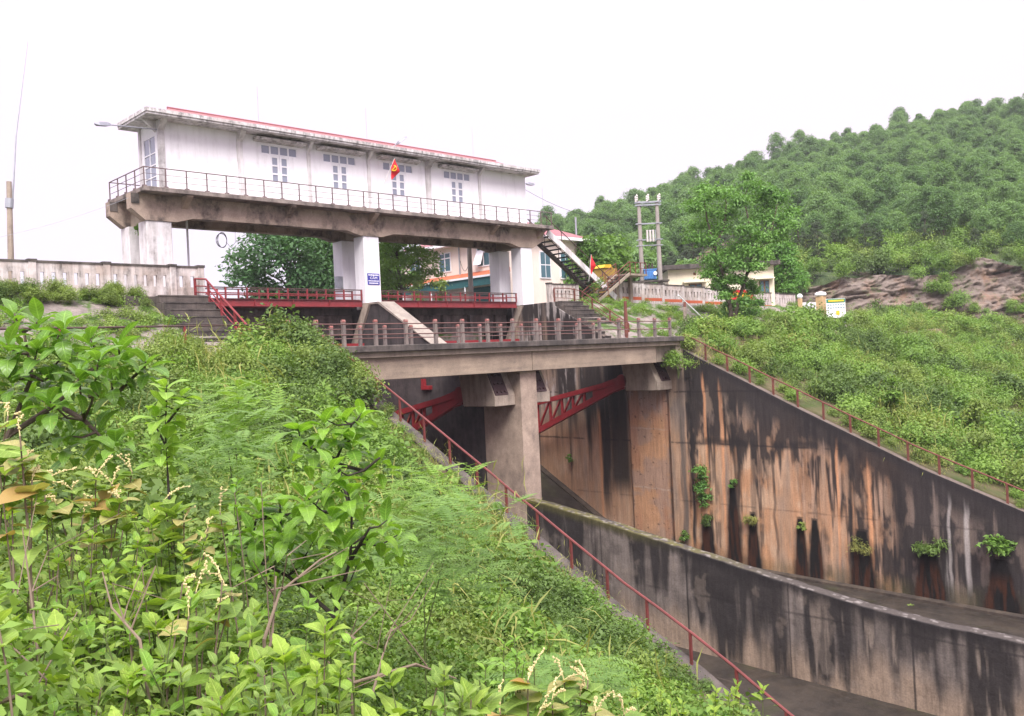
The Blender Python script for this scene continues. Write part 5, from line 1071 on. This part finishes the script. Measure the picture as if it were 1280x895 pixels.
# slender two-stemmed tree on the right berm
def fork_tree():
    root = at(917, 414, y=36.6); root = np.array([root[0], root[1], .85]); dep = root@CF; t = thing('forked_tree', 'slender forked tree with airy dark green foliage on the right berm', 'tree', root)
    def w(u, v, dz=0): return at(u, v, d=dep+dz)
    br_ = [[(917, 412), (912, 380), (905, 345), (893, 310), (884, 275), (880, 250)], [(917, 408), (922, 380), (933, 345), (940, 320), (938, 285), (930, 250), (935, 232)], [(933, 345), (950, 315), (965, 285), (972, 255)], [(893, 310), (905, 285), (908, 255), (905, 240)], [(912, 380), (900, 366), (890, 358)], [(922, 380), (935, 372), (942, 366)], [(940, 320), (955, 305), (985, 298)]]
    mb = MB()
    for k, pl in enumerate(br_): mb.path([w(u, v, .5*math.sin(k*2.1+j)*min(1, j/2)) for j, (u, v) in enumerate(pl)], (.20, .17, .09, .09, .05, .05, .06)[k], 7, .025)
    part(t, 'trunk', mb, BARK)
    rr = np.random.default_rng(9); lobes = []
    for (u, v, s) in [(900, 352, 13), (922, 352, 12), (910, 368, 12), (935, 358, 12), (918, 386, 12), (938, 392, 11), (905, 396, 10), (890, 336, 13), (945, 336, 13), (915, 330, 14), (880, 250, 17), (868, 262, 15), (893, 244, 16), (908, 246, 15), (890, 270, 19), (873, 285, 16), (868, 300, 13), (900, 290, 18), (885, 305, 15), (912, 270, 14), (925, 255, 16), (938, 236, 15), (948, 250, 18), (962, 258, 17), (975, 250, 13), (950, 275, 18), (968, 278, 18), (985, 285, 14), (990, 268, 12), (935, 290, 16), (950, 300, 16), (972, 300, 16), (925, 310, 15), (908, 320, 14), (890, 325, 13), (938, 318, 15), (955, 322, 12), (902, 340, 11), (925, 335, 12), (885, 345, 9), (915, 352, 9), (898, 360, 9), (942, 366, 10), (932, 378, 10), (912, 384, 8), (926, 398, 9), (948, 380, 7), (906, 372, 7), (960, 240, 9), (878, 238, 9), (935, 222, 7)]:
        lobes.append((w(u, v, rr.uniform(-1.6, 1.6))-root, (s/FPX*dep*1.05, s/FPX*dep*1.05, s/FPX*dep*.80)))
    V, Q, C = lobes_cloud(lobes, 560, .27, 21, .42, shell=.2, upw=.45, hang=.8, fuzz=.42); mesh_obj('crown', np_mesh('crown', V, Q, TM3, C), None, t)
fork_tree()
def small_plant(name, label, c, rad, nlf, size, mat, seed, cat='plant', aspect=.45, stem=None, flat=1., hang=0.):
    t = thing(name, label, cat, c); c = np.asarray(c, float); rr = np.random.default_rng(seed); lob = [(rr.normal(0, rad*.45, 3)*np.array([.5, 1, flat]), (rad*.5, rad*.62, rad*.5*flat)) for _ in range(6)]
    V, Q, C = lobes_cloud(lob, nlf//6, size, seed, aspect, .2, hang=hang); mesh_obj('foliage', np_mesh('foliage', V, Q, mat, C), None, t)
    mb = MB()
    for k in range(4): mb.path([c+np.array(stem if stem else (0, 0, -rad)), c+rr.normal(0, rad*.2, 3), c+lob[k][0]], .03, 5, .01)
    part(t, 'stem', mb, STEMG); return t
for u, v, rad, nl_, sz, mm, lab, nm, kw in (
    (876, 601, .55, 500, .20, TM3, 'leafy shrub rooted in the topmost crack of the streaked wall', 'wall_shrub', {}), (880, 628, .42, 320, .18, TM3, 'smaller leafy shrub just below it in the same crack', 'wall_shrub', {}), (881, 650, .35, 220, .30, SCRUBD, 'grassy tuft over the first dark seep on the wall', 'wall_grass', dict(aspect=.12, hang=2.)),
    (917, 606, .22, 120, .16, TM3, 'little sprig above the tall second seep', 'wall_sprig', {}), (939, 652, .38, 200, .36, SCRUBY, 'pale grass tuft above the third seep', 'wall_grass', dict(aspect=.10)), (1002, 658, .2, 90, .14, SCRUB, 'tiny sprig above the left of the paired seeps', 'wall_sprig', {}),
    (1079, 686, .55, 300, .22, SCRUBY, 'dry brownish grass hanging over the wide middle seep', 'wall_grass', dict(aspect=.10, hang=2.)), (1162, 690, .55, 520, .26, SCRUBD, 'dark fern over the second seep from the right', 'wall_fern', dict(aspect=.22)), (1253, 684, .62, 260, .26, TM2, 'bright leafy shrub over the rightmost seep', 'wall_shrub', {}),
    (856, 674, .32, 200, .16, TM2, 'bright tuft at the foot of the wall beside the orange strip', 'wall_sprig', {}), (712, 574, .25, 120, .14, TM2, 'small green tuft on the wall seen past the pier', 'wall_sprig', {}), (1138, 762, .2, 80, .14, SCRUB, 'tiny weed growing on the ledge at the foot of the wall', 'wall_sprig', {})):
    q = at(u, v, x=XR-.25 if v != 762 else 43.2); small_plant(nm, lab, q, rad*1.25, int(nl_*1.5), sz, mm, int(u*7+v), 'plant', stem=(.4, 0, -rad*.4), **kw)
small_plant('corner_bush', 'green bush hanging over the right end of the bridge', at(847, 452, y=31.0), 1.0, 1800, .13, SCRUB2, 71, 'bush')
small_plant('ledge_plant', 'small plant growing on top of the leftmost pillar', at(176, 287, y=46.6), .45, 220, .16, TM2, 72)
for u, v, sd, lab in ((523, 368, 75, 'pale young shrub in front of the pink house, the left one'), (552, 363, 76, 'pale young shrub in front of the pink house, the right one')):
    small_plant('pale_shrub', lab, at(u, v, d=60.), .75, 260, .28, leafmat('pale_leaves%d' % sd, (.16, .28, .08), (.30, .42, .14), .35), sd, 'shrub')
small_plant('crest_shrub', 'shrub at the foot of the small stair on the crest', at(748, 370, y=43.2), .8, 700, .16, SCRUB2, 77, 'shrub')

for u, v, dd_, rad, sd, lab in ((1262, 442, 62, 1.7, 501, 'tall dark broad leaved shrub at the right edge of the green slope'), (1188, 402, 84, 1.6, 502, 'rounded shrub standing out at the top of the right slope below the rock'), (1052, 428, 70, 1.0, 503, 'leafy shrub on the right slope below the notice board'), (1218, 520, 50, .8, 504, 'bright leafy shrub low on the right slope near the edge'), (968, 446, 60, .8, 505, 'pale leafy shrub on the right slope right of the forked tree'), (1112, 500, 50, .75, 506, 'small leafy shrub in the middle of the right slope'), (1010, 440, 66, .8, 507, 'yellowish leafy shrub on the right slope beside the forked tree')):
    q = at(u, v, d=float(dd_)); g_ = float(ground_z(np.array(q[0]), np.array(q[1]))); q = np.array([q[0], q[1], max(q[2], g_+.3)]) if q[2]-g_ < 2.5 else np.array([q[0], q[1], g_+1.2])
    small_plant('slope_shrub', lab, q, rad, int(900*rad), .24 if sd != 501 else .30, (SCRUBD, SCRUB2, SCRUB2, SCRUB, SCRUBY, SCRUB2, SCRUBY)[sd-501], sd, 'shrub', stem=(0, 0, -(q[2]-g_)-.1))
# ------------------------------------------------------------------ near plants, leaf by leaf
def leaf_mesh(kind, mat, droop, fold, seed, val):
    t = np.linspace(0, 1, 8); r = np.random.default_rng(seed)
    w = {'oval': .245*np.sin(math.pi*np.clip(t, .015, .985)**.9)**.75, 'lance': .20*np.sin(math.pi*np.clip(t, .015, .99)**.75)**.9, 'ovate': .33*np.sin(math.pi*np.clip(t, .01, .99)**.62)**.95,
         'heart': .46*np.sin(math.pi*np.clip(t*.90+.10, 0, .995)**.62)**.85}[kind]
    if kind == 'ovate': w = w*(1+.10*np.cos(np.arange(8)*math.pi))
    ang = droop*t; y = np.concatenate([[0], np.cumsum(np.cos(ang[1:]-droop*.15)*np.diff(t))]); z = -np.concatenate([[0], np.cumsum(np.sin(ang[1:]-droop*.15)*np.diff(t))])
    V = []; CC = []; wav = .05*np.sin(t*9+seed)
    for k in range(8):
        for s in (-1, -.5, 0, .5, 1): V.append((s*w[k], y[k], z[k]+abs(s)*w[k]*fold+wav[k]*s*.4)); CC.append((val, t[k], abs(s)))
    Q = [(k*5+j, k*5+j+1, k*5+j+6, k*5+j+5) for k in range(7) for j in range(4)]
    return np_mesh('leaf', np.array(V), np.array(Q), mat, np.array(CC), smooth=True)
def leafset(kind, mat, seed, droops=(.3, .7, 1.1, 1.5)): return [leaf_mesh(kind, mat, d, f, seed+k, .2+.6*((k*37) % 10)/10) for k, d in enumerate(droops) for f in (.10,)]+[leaf_mesh(kind, mat, d*.8, .26, seed+9+k, .25+.5*((k*53) % 10)/10) for k, d in enumerate(droops)]
L_BIG = leafset('oval', leafmat('glossy_broad_leaf', (.075, .185, .028), (.21, .39, .055), .4, .34, spec=.5, veins=True), 1, (.8, 1.2, 1.6, 2.0))
L_LIME = leafset('oval', leafmat('lime_young_leaf', (.20, .38, .05), (.33, .52, .09), .42, .45, veins=True), 21)
L_MID = leafset('oval', leafmat('fresh_broad_leaf', (.11, .25, .028), (.27, .48, .060), .42, .38, spec=.5, veins=True), 41, (.7, 1.1, 1.5, 1.9))
L_WEED = leafset('ovate', leafmat('weed_leaf', (.15, .275, .03), (.38, .54, .09), .42, .55, veins=True), 61, (.2, .5, .8, 1.2))
L_WEED2 = leafset('lance', leafmat('narrow_weed_leaf', (.10, .20, .05), (.33, .46, .11), .42, .55, veins=True), 161, (.3, .7, 1.1, 1.5))
L_HEART = leafset('heart', leafmat('heart_leaf', (.12, .235, .055), (.34, .48, .10), .42, .5, veins=True), 81, (.2, .4, .7, 1.0))
L_PALE = leafset('heart', leafmat('fading_heart_leaf', (.36, .30, .10), (.42, .42, .16), .35, .55, veins=True), 101, (.2, .4, .7, 1.0))
L_ORANGE = leafset('heart', leafmat('orange_leaf', (.42, .24, .07), (.50, .36, .14), .4, .55), 121, (.3, .6, .9, 1.2))
L_LANCE = leafset('lance', leafmat('narrow_leaf', (.050, .150, .045), (.12, .25, .075), .3, .5), 141)
SPIKE = plain('flower_spike', (.62, .53, .27), .9, var=.15)
def place_leaf(parent, me, pos, d, size, up=Vector((0, 0, 1)), roll=0., name='leaf'):
    d = Vector(d).normalized(); x = d.cross(up)
    if x.length < .05: x = d.cross(Vector((0, 1, .2)))
    x.normalize(); z = x.cross(d)
    m3 = Matrix((x, d, z)).transposed() @ Matrix.Rotation(roll, 3, 'Y')
    o = mesh_obj(name, me, None, parent); o.location = Vector(pos)-ORIG[parent]; o.rotation_euler = m3.to_euler(); o.scale = (size, size, size); return o
def rosette(parent, pos, axis, n, size, sets, rr, spread=(.15, .9), petiole=.12):
    """leaves round a shoot tip: the youngest stand up, the oldest hang"""
    axis = Vector(axis).normalized(); a = axis.orthogonal().normalized(); b_ = axis.cross(a)
    for k in range(n):
        f = (k+.5)/n; th = k*2.39996+rr.uniform(-.25, .25); el = spread[0]+(spread[1]-spread[0])*(1-f)   # 0 = along the axis
        out = a*math.cos(th)+b_*math.sin(th); d = axis*math.cos(el*1.75)+out*math.sin(el*1.75)
        p = Vector(pos)-axis*(size*.75*(1-f))+out*size*petiole*.4; place_leaf(parent, sets[int(rr.integers(len(sets)))], p, d, size*rr.uniform(.75, 1.1)*(.62+.38*math.sin(math.pi*min(1, (1-f)*.8+.2))), roll=rr.uniform(-.3, .3))
def gz_at(p): return float(ground_z(np.array(p[0]), np.array(p[1])))
def shrub(name, label, cat, stem_px, ros_px, dep, sets, size, rr, n=(8, 12), mat=TWIG, r0=.022, jd=.5, axis_up=.7, main=None, spread=(.22, 1.12)):
    """stems through photo directions at about dep metres; each shoot tip joined to the nearest stem point"""
    S = [[np.array(at(u, v, d=dep+dz)) for u, v, dz in pl] for pl in stem_px]
    foot = S[0][0].copy(); foot[2] = gz_at(foot)-.15; S[0] = [foot]+S[0]
    t = thing(name, label, cat, foot); mb = MB()
    for k, pl in enumerate(S): mb.path(pl, r0*(1 if k == 0 else .75), 7, r0*.35)
    allp = [p for pl in S for a, b_ in zip(pl, pl[1:]) for p in (a*.75+b_*.25, a*.5+b_*.5, a*.25+b_*.75, b_)]
    tips = []
    for u, v in ros_px:
        p = np.array(at(u, v, d=dep+rr.uniform(-jd, jd))); q = min(allp, key=lambda s: np.linalg.norm(s-p)+max(0, s[2]-p[2])*1.5); mid = (p+q)/2+np.array([0, 0, -.12*np.linalg.norm(p-q)])
        mb.path([q, mid, p], r0*.4, 6, r0*.16); tips.append((p, p-mid))
    part(t, 'stem', mb, mat)
    for p, d in tips:
        ax = Vector(d).normalized()*(1-axis_up)+Vector((0, 0, axis_up))+Vector((rr.normal(0, .18), rr.normal(0, .18), 0)); rosette(t, p, ax, int(rr.integers(n[0], n[1]+1)), size, sets, rr, spread)
    return t
rr = np.random.default_rng(77)
shrub('broad_leaved_tree', 'broad leaved young tree with curved glossy leaves at the left edge', 'tree', [[(-40, 640, 0), (10, 545, 0), (40, 470, 0), (30, 415, .1)], [(10, 545, 0), (70, 505, .2), (110, 465, .3), (150, 440, .4)], [(70, 505, .2), (105, 525, 0), (125, 545, 0)], [(110, 495, .3), (150, 488, .4), (180, 458, .5)]],
      [(18, 392), (52, 396), (80, 408), (8, 430), (48, 432), (84, 440), (112, 422), (124, 446), (148, 428), (160, 448), (182, 452), (140, 470), (98, 462), (66, 470), (112, 492), (96, 515), (120, 530), (148, 548), (36, 480), (60, 500), (10, 470), (86, 545)], 6.4, L_BIG, .235, rr, (11, 13), BARK, .03, .6)
shrub('lime_sapling', 'slim sapling with bright lime leaves left of centre', 'sapling', [[(214, 660, 0), (210, 600, 0), (207, 545, 0), (208, 490, 0)], [(209, 560, 0), (192, 528, .05)], [(208, 530, 0), (228, 505, -.05)]], [(208, 482), (226, 494), (192, 520), (206, 506), (214, 540), (202, 562), (222, 560)], 5.6, L_LIME, .175, rr, (5, 8), DARKSTEM, .012, .12, .6, spread=(.2, 1.15))
shrub('glossy_shrub', 'large glossy leaved shrub at the centre of the near plants', 'shrub', [[(392, 850, 0), (418, 770, 0), (438, 700, 0), (440, 640, 0)], [(438, 700, 0), (462, 660, -.1)], [(440, 640, 0), (420, 575, .2), (440, 530, .2)], [(440, 640, 0), (380, 640, .1), (320, 650, .1)], [(418, 770, 0), (360, 720, .2), (300, 690, .2)], [(420, 575, .2), (380, 555, .2)], [(420, 580, .2), (455, 588, .1), (475, 572, .1)]],
      [(452, 516), (428, 524), (402, 522), (372, 534), (392, 556), (440, 548), (470, 568), (456, 588), (412, 582), (408, 606), (380, 618), (434, 610), (350, 626), (322, 632), (296, 640), (372, 648), (412, 640), (452, 642), (484, 650), (498, 668), (462, 672), (428, 676), (392, 676), (352, 664), (314, 664), (336, 694), (378, 702), (420, 716), (446, 706), (300, 690)], 6.2, L_MID, .22, rr, (9, 10), DARKSTEM, .022, .55)
def fronds(name, label, stem_px, n, dep, size, rr, mat, spreadpx):
    """shrub with feathery compound leaves"""
    S = [np.array(at(u, v, d=dep)) for u, v in stem_px]; foot = S[0].copy(); foot[2] = gz_at(foot)-.1; t = thing(name, label, 'shrub', foot); mb = MB().path([foot]+S, .009, 7, .005)
    V, Q, C = [], [], []; k0 = 0
    for j in range(10):
        for s in (-1, 1):
            y = .12+.085*j; L = .20*math.sin(math.pi*(.2+.75*j/10)); W = L*.30; o = np.array([0, y, -.35*y*y]); d = np.array([s*.85, .45, -.25]); d /= np.linalg.norm(d); q = np.array([-d[1]*s, d[0]*s, 0]); 
            V += [o, o+d*L*.45+q*W*.5, o+d*L, o+d*L*.45-q*W*.5]; Q.append([k0, k0+1, k0+2, k0+3]); C += [[.3+.4*((j*7) % 5)/5]*3]*4; k0 += 4
    for j in range(9):
        y0, y1 = .1*j, .1*(j+1); V += [np.array([-.006, y0, -.35*y0*y0]), np.array([.006, y0, -.35*y0*y0]), np.array([.006, y1, -.35*y1*y1]), np.array([-.006, y1, -.35*y1*y1])]; Q.append([k0, k0+1, k0+2, k0+3]); C += [[.2]*3]*4; k0 += 4
    me = np_mesh('frond', np.array(V), np.array(Q), mat, np.array(C)); top = S[-1]
    part(t, 'stem', mb, STEMG)
    for k in range(n):
        u = stem_px[-1][0]+float(np.clip(rr.normal(0, 1), -1.5, 1.5))*spreadpx[0]; v = stem_px[-1][1]+float(np.clip(rr.normal(0, 1), -1.6, 1.6))*spreadpx[1]+8; p = np.array(at(u, v, d=dep+rr.uniform(-.8, .8))); az = rr.uniform(0, 6.28); d = Vector((p-top))*.35+Vector((math.cos(az)*.6, math.sin(az)*.6, rr.uniform(.0, .45))); place_leaf(t, me, p-np.array(d.normalized())*size*.4, d, size*rr.uniform(.7, 1.2), name='frond')
    return t
FM1 = leafmat('frond_green', (.105, .215, .035), (.26, .42, .075), .35, .5); FM2 = leafmat('frond_blue_green', (.085, .18, .04), (.21, .35, .08), .32, .5)
fronds('feathery_shrub', 'bright feathery leaved shrub right of the lime sapling', [(300, 640), (295, 560), (298, 500)], 190, 9.0, .40, rr, FM1, (32, 20))
fronds('feathery_shrub', 'grey green feathery shrub below the bright one', [(300, 660), (290, 600), (285, 560)], 190, 7.6, .34, rr, FM2, (34, 34))
fronds('feathery_shrub', 'feathery shrub behind the glossy leaved shrub, towards the rail', [(530, 760), (535, 700), (540, 625)], 270, 10.2, .40, rr, FM1, (34, 32))
fronds('feathery_shrub', 'dense deep green feathery shrub right of the dark bare stem', [(530, 800), (545, 740), (560, 680)], 290, 8.6, .36, rr, FM2, (58, 42))
fronds('feathery_shrub', 'low feathery plant behind the cream flower spikes at bottom', [(700, 860), (700, 835)], 110, 7.0, .34, rr, FM2, (48, 16))
def weed(name, label, u, v, dep, rr, sets, size, group=None, pairs=7, cat='weed', curve=.12):
    p = np.array(at(u, v, d=dep)); foot = p.copy(); foot[:2] += rr.normal(0, .12, 2); foot[2] = gz_at(foot)-.05; t = thing(name, label, cat, foot, group)
    mid = (p+foot)/2+np.append(rr.normal(0, curve, 2), 0); ts = np.linspace(0, 1, 7); pts = [(1-q)**2*foot+2*q*(1-q)*mid+q*q*p for q in ts]; part(t, 'stem', MB().path(pts, .007, 6, .003), STEMG if rr.uniform() < .75 else TWIG)
    h = np.linalg.norm(p-foot); t0 = max(.1, 1-1.0/max(h, .3)); a0 = rr.uniform(0, 6.28)
    for k in range(pairs):
        q = t0+(1-t0)*(k+.6)/pairs; pos = (1-q)**2*foot+2*q*(1-q)*mid+q*q*p; s = size*(1.05-.55*(k/pairs)**1.5)*rr.uniform(.8, 1.15)
        for j in (0, 1):
            a = a0+k*1.57+j*3.14159+rr.uniform(-.35, .35); place_leaf(t, sets[int(rr.integers(len(sets)))], pos, (math.cos(a), math.sin(a), .35+.5*k/pairs+rr.normal(0, .15)), s, roll=rr.uniform(-.35, .35))
    rosette(t, p, (0, 0, 1), 4, size*.5, sets, rr, (.2, .6)); return t
k = 0
for (u0, u1, v0, v1, n_) in ((-10, 130, 630, 720, 20), (-10, 250, 720, 800, 30), (-10, 330, 800, 905, 36), (130, 260, 630, 720, 15), (300, 440, 740, 900, 20), (440, 620, 830, 910, 12)):
    for _ in range(n_):
        u, v = rr.uniform(u0, u1), rr.uniform(v0, v1); dep = np.interp(v, [600, 900], [5.6, 3.3])+rr.uniform(-.3, .3)
        weed('tall_weed', 'tall weed with pointed pale green leaves in the thicket at lower left' if u < 300 else 'tall weed with pointed pale green leaves at the bottom centre', u, v, dep, rr, (L_WEED, L_WEED, L_WEED, L_WEED2, L_WEED2, L_LIME, L_MID, L_HEART)[int(rr.integers(8))], rr.uniform(.10, .235), 'pointed leaved weeds at lower left' if u < 300 else 'pointed leaved weeds at bottom centre', int(rr.integers(6, 10)))
def flowering(name, label, spots, dep, rr, nleaf, size, spikes, pale=.2):
    p0 = np.array(at(*spots[0], d=dep)); foot = p0.copy(); foot[2] = gz_at(foot)-.1; t = thing(name, label, 'shrub', foot); mb = MB(); base = foot+np.array([0, 0, .3]); sp = []
    for u, v in spots:
        p = np.array(at(u, v, d=dep+rr.uniform(-.3, .3))); mid = (p*.55+base*.45)+np.append(rr.normal(0, .08, 2), -.05); mb.path([foot+np.append(rr.normal(0, .12, 2), 0), base*.6+mid*.4, mid, p], .007, 6, .004); sp.append((p, mid))
    part(t, 'stem', mb, TWIG)
    for p, mid in sp:
        for k in range(nleaf):
            q = p+(mid-p)*rr.uniform(0, .5)*(.3+.7*k/nleaf); a = rr.uniform(0, 6.28); x = rr.uniform(); s = L_ORANGE if x < pale*.15 else L_PALE if x < pale else L_HEART
            place_leaf(t, s[int(rr.integers(len(s)))], q, (math.cos(a), math.sin(a), rr.uniform(-.25, .5)), size*rr.uniform(.6, 1.2), roll=rr.uniform(-.4, .4))
        for _ in range(spikes):
            d = Vector((rr.normal(0, .5), rr.normal(0, .5), 1.0)).normalized(); L = rr.uniform(.10, .22); pts = [Vector(p)+d*(L*q)+Vector((rr.normal(0, .5)*q*q*.03, 0, -.05*q*q)) for q in np.linspace(0, 1, 9)]
            m2 = MB().path(pts, .0025, 5, .002)
            for j, q in enumerate(pts[2:]):
                for _k in range(3): o = q+Vector(rr.normal(0, .0035, 3)); m2.lathe(o, [(.001, -.005), (.0055, -.001), (.0045, .004), (.001, .006)], 5)
            part(t, 'flower_spike', m2, SPIKE)
flowering('flowering_shrub', 'shrub with cream flower spikes and rounded leaves at bottom centre', [(690, 875), (650, 872), (725, 868), (745, 890), (672, 895), (705, 850), (625, 890), (780, 893), (660, 850), (735, 850)], 5.0, rr, 10, .16, 2, .35)
flowering('flowering_shrub', 'shrub with many cream flower spikes under the broad leaved tree', [(90, 612), (120, 596), (70, 630), (140, 605), (105, 640), (150, 628), (55, 600), (165, 590), (128, 632)], 5.6, rr, 9, .14, 2, .4)
flowering('flowering_shrub', 'shrub with cream spikes and large leaves at the left edge', [(10, 520), (25, 545), (8, 575), (40, 600), (15, 620), (-5, 550), (30, 580)], 4.6, rr, 9, .16, 1, .3)
flowering('heart_leaved_shrub', 'shrub with large bright heart shaped leaves left of the bare twigs', [(245, 740), (270, 760), (228, 730), (290, 745), (255, 790), (236, 770), (278, 725)], 4.4, rr, 6, .125, 1, .22)
flowering('flowering_shrub', 'shrub with drooping flower spikes between the sapling and the weeds', [(205, 625), (230, 650), (260, 660), (185, 650), (240, 690), (275, 640)], 5.3, rr, 8, .13, 1, .3)
for u, v, d, s, lab in ((-4, 770, 3.0, .17, 'very large bright leaf plant at the left edge of the photo'),):
    t = weed('large_leaf_plant', lab, u, v, d, rr, L_HEART, s, None, 4, 'plant')
for u0, u1, v0, v1, n_, sets, sz, lab, grp in ((560, 680, 790, 880, 7, L_MID, .13, 'small broad leaved seedling among the plants at bottom centre', 'seedlings at bottom centre'), (790, 960, 842, 900, 9, L_WEED, .12, 'weed with rounded pale leaves at the bottom by the rail', 'weeds at the bottom by the rail'), (150, 330, 600, 660, 6, L_MID, .15, 'bright broad leaved sprout beside the sapling', 'sprouts beside the sapling')):
    for _ in range(n_):
        u, v = rr.uniform(u0, u1), rr.uniform(v0, v1); weed('seedling', lab, u, v, np.interp(v, [600, 900], [5.8, 4.6])+(3 if u > 770 else 0), rr, sets, sz*(1.4 if u > 770 else 1), grp, 4, 'seedling')
for pts, d, w, lab in (([(250, 900), (420, 860), (520, 830), (570, 848)], 4.2, .011, 'long bare twig lying across the bottom of the near plants'), ([(330, 800), (350, 740), (400, 700), (420, 690)], 4.6, .010, 'bare forked twig left of the dark stem'), ([(440, 880), (445, 800), (432, 790)], 4.4, .008, 'upright dry stalk at the bottom left of centre'), ([(52, 860), (42, 770), (28, 660)], 4.0, .008, 'pale dry stalk leaning left among the weeds'), ([(465, 870), (478, 820), (490, 785)], 4.6, .008, 'short dry stalk beside the long twig'), ([(190, 900), (175, 800), (140, 760), (128, 715)], 3.9, .009, 'curved bare stem rising through the weeds'), ([(-10, 880), (30, 868), (60, 880)], 3.2, .012, 'thick grey twig at the bottom left corner'), ([(300, 905), (340, 800), (345, 720)], 4.5, .012, 'bare brown stem among the twigs near the heart leaves')):
    P = [np.array(at(u, v, d=d+.15*k)) for k, (u, v) in enumerate(pts)]; t = thing('bare_twig', lab, 'twig', P[0]); mb = MB().path(P, w, 6, w*.35); foot = P[0].copy()
    if pts[0][0] < 460 and pts[0][1] < 895: foot[2] = gz_at(foot); mb.path([foot, P[0]], w, 6, w)
    part(t, 'twig_stem', mb, TWIG)
    for k in range(3):
        a = P[1]+(P[2]-P[1])*rr.uniform(0, 1); part(t, 'side_twig', MB().path([a, a+rr.normal(0, .10, 3)+np.array([0, 0, .10]), a+rr.normal(0, .16, 3)+np.array([0, 0, .22])], w*.5, 5, w*.2), TWIG)

# ------------------------------------------------------------------ the moist air over the valley
hz = part(None, 'haze', MB().box(-1900, 1900, -1900, 1900, -17, 95), None); hm = bpy.data.materials.new('haze'); hm.use_nodes = True
hn, hl = hm.node_tree.nodes, hm.node_tree.links; hn.clear(); ho = hn.new('ShaderNodeOutputMaterial'); hv = hn.new('ShaderNodeVolumePrincipled')
hv.inputs['Color'].default_value = (.90, .95, 1.0, 1); hv.inputs['Density'].default_value = .00034; hv.inputs['Anisotropy'].default_value = .2
hl.new(hv.outputs[0], ho.inputs['Volume']); hz.data.materials.append(hm); tagit(hz, 'thin pale haze filling the valley air', 'haze', kind='stuff')
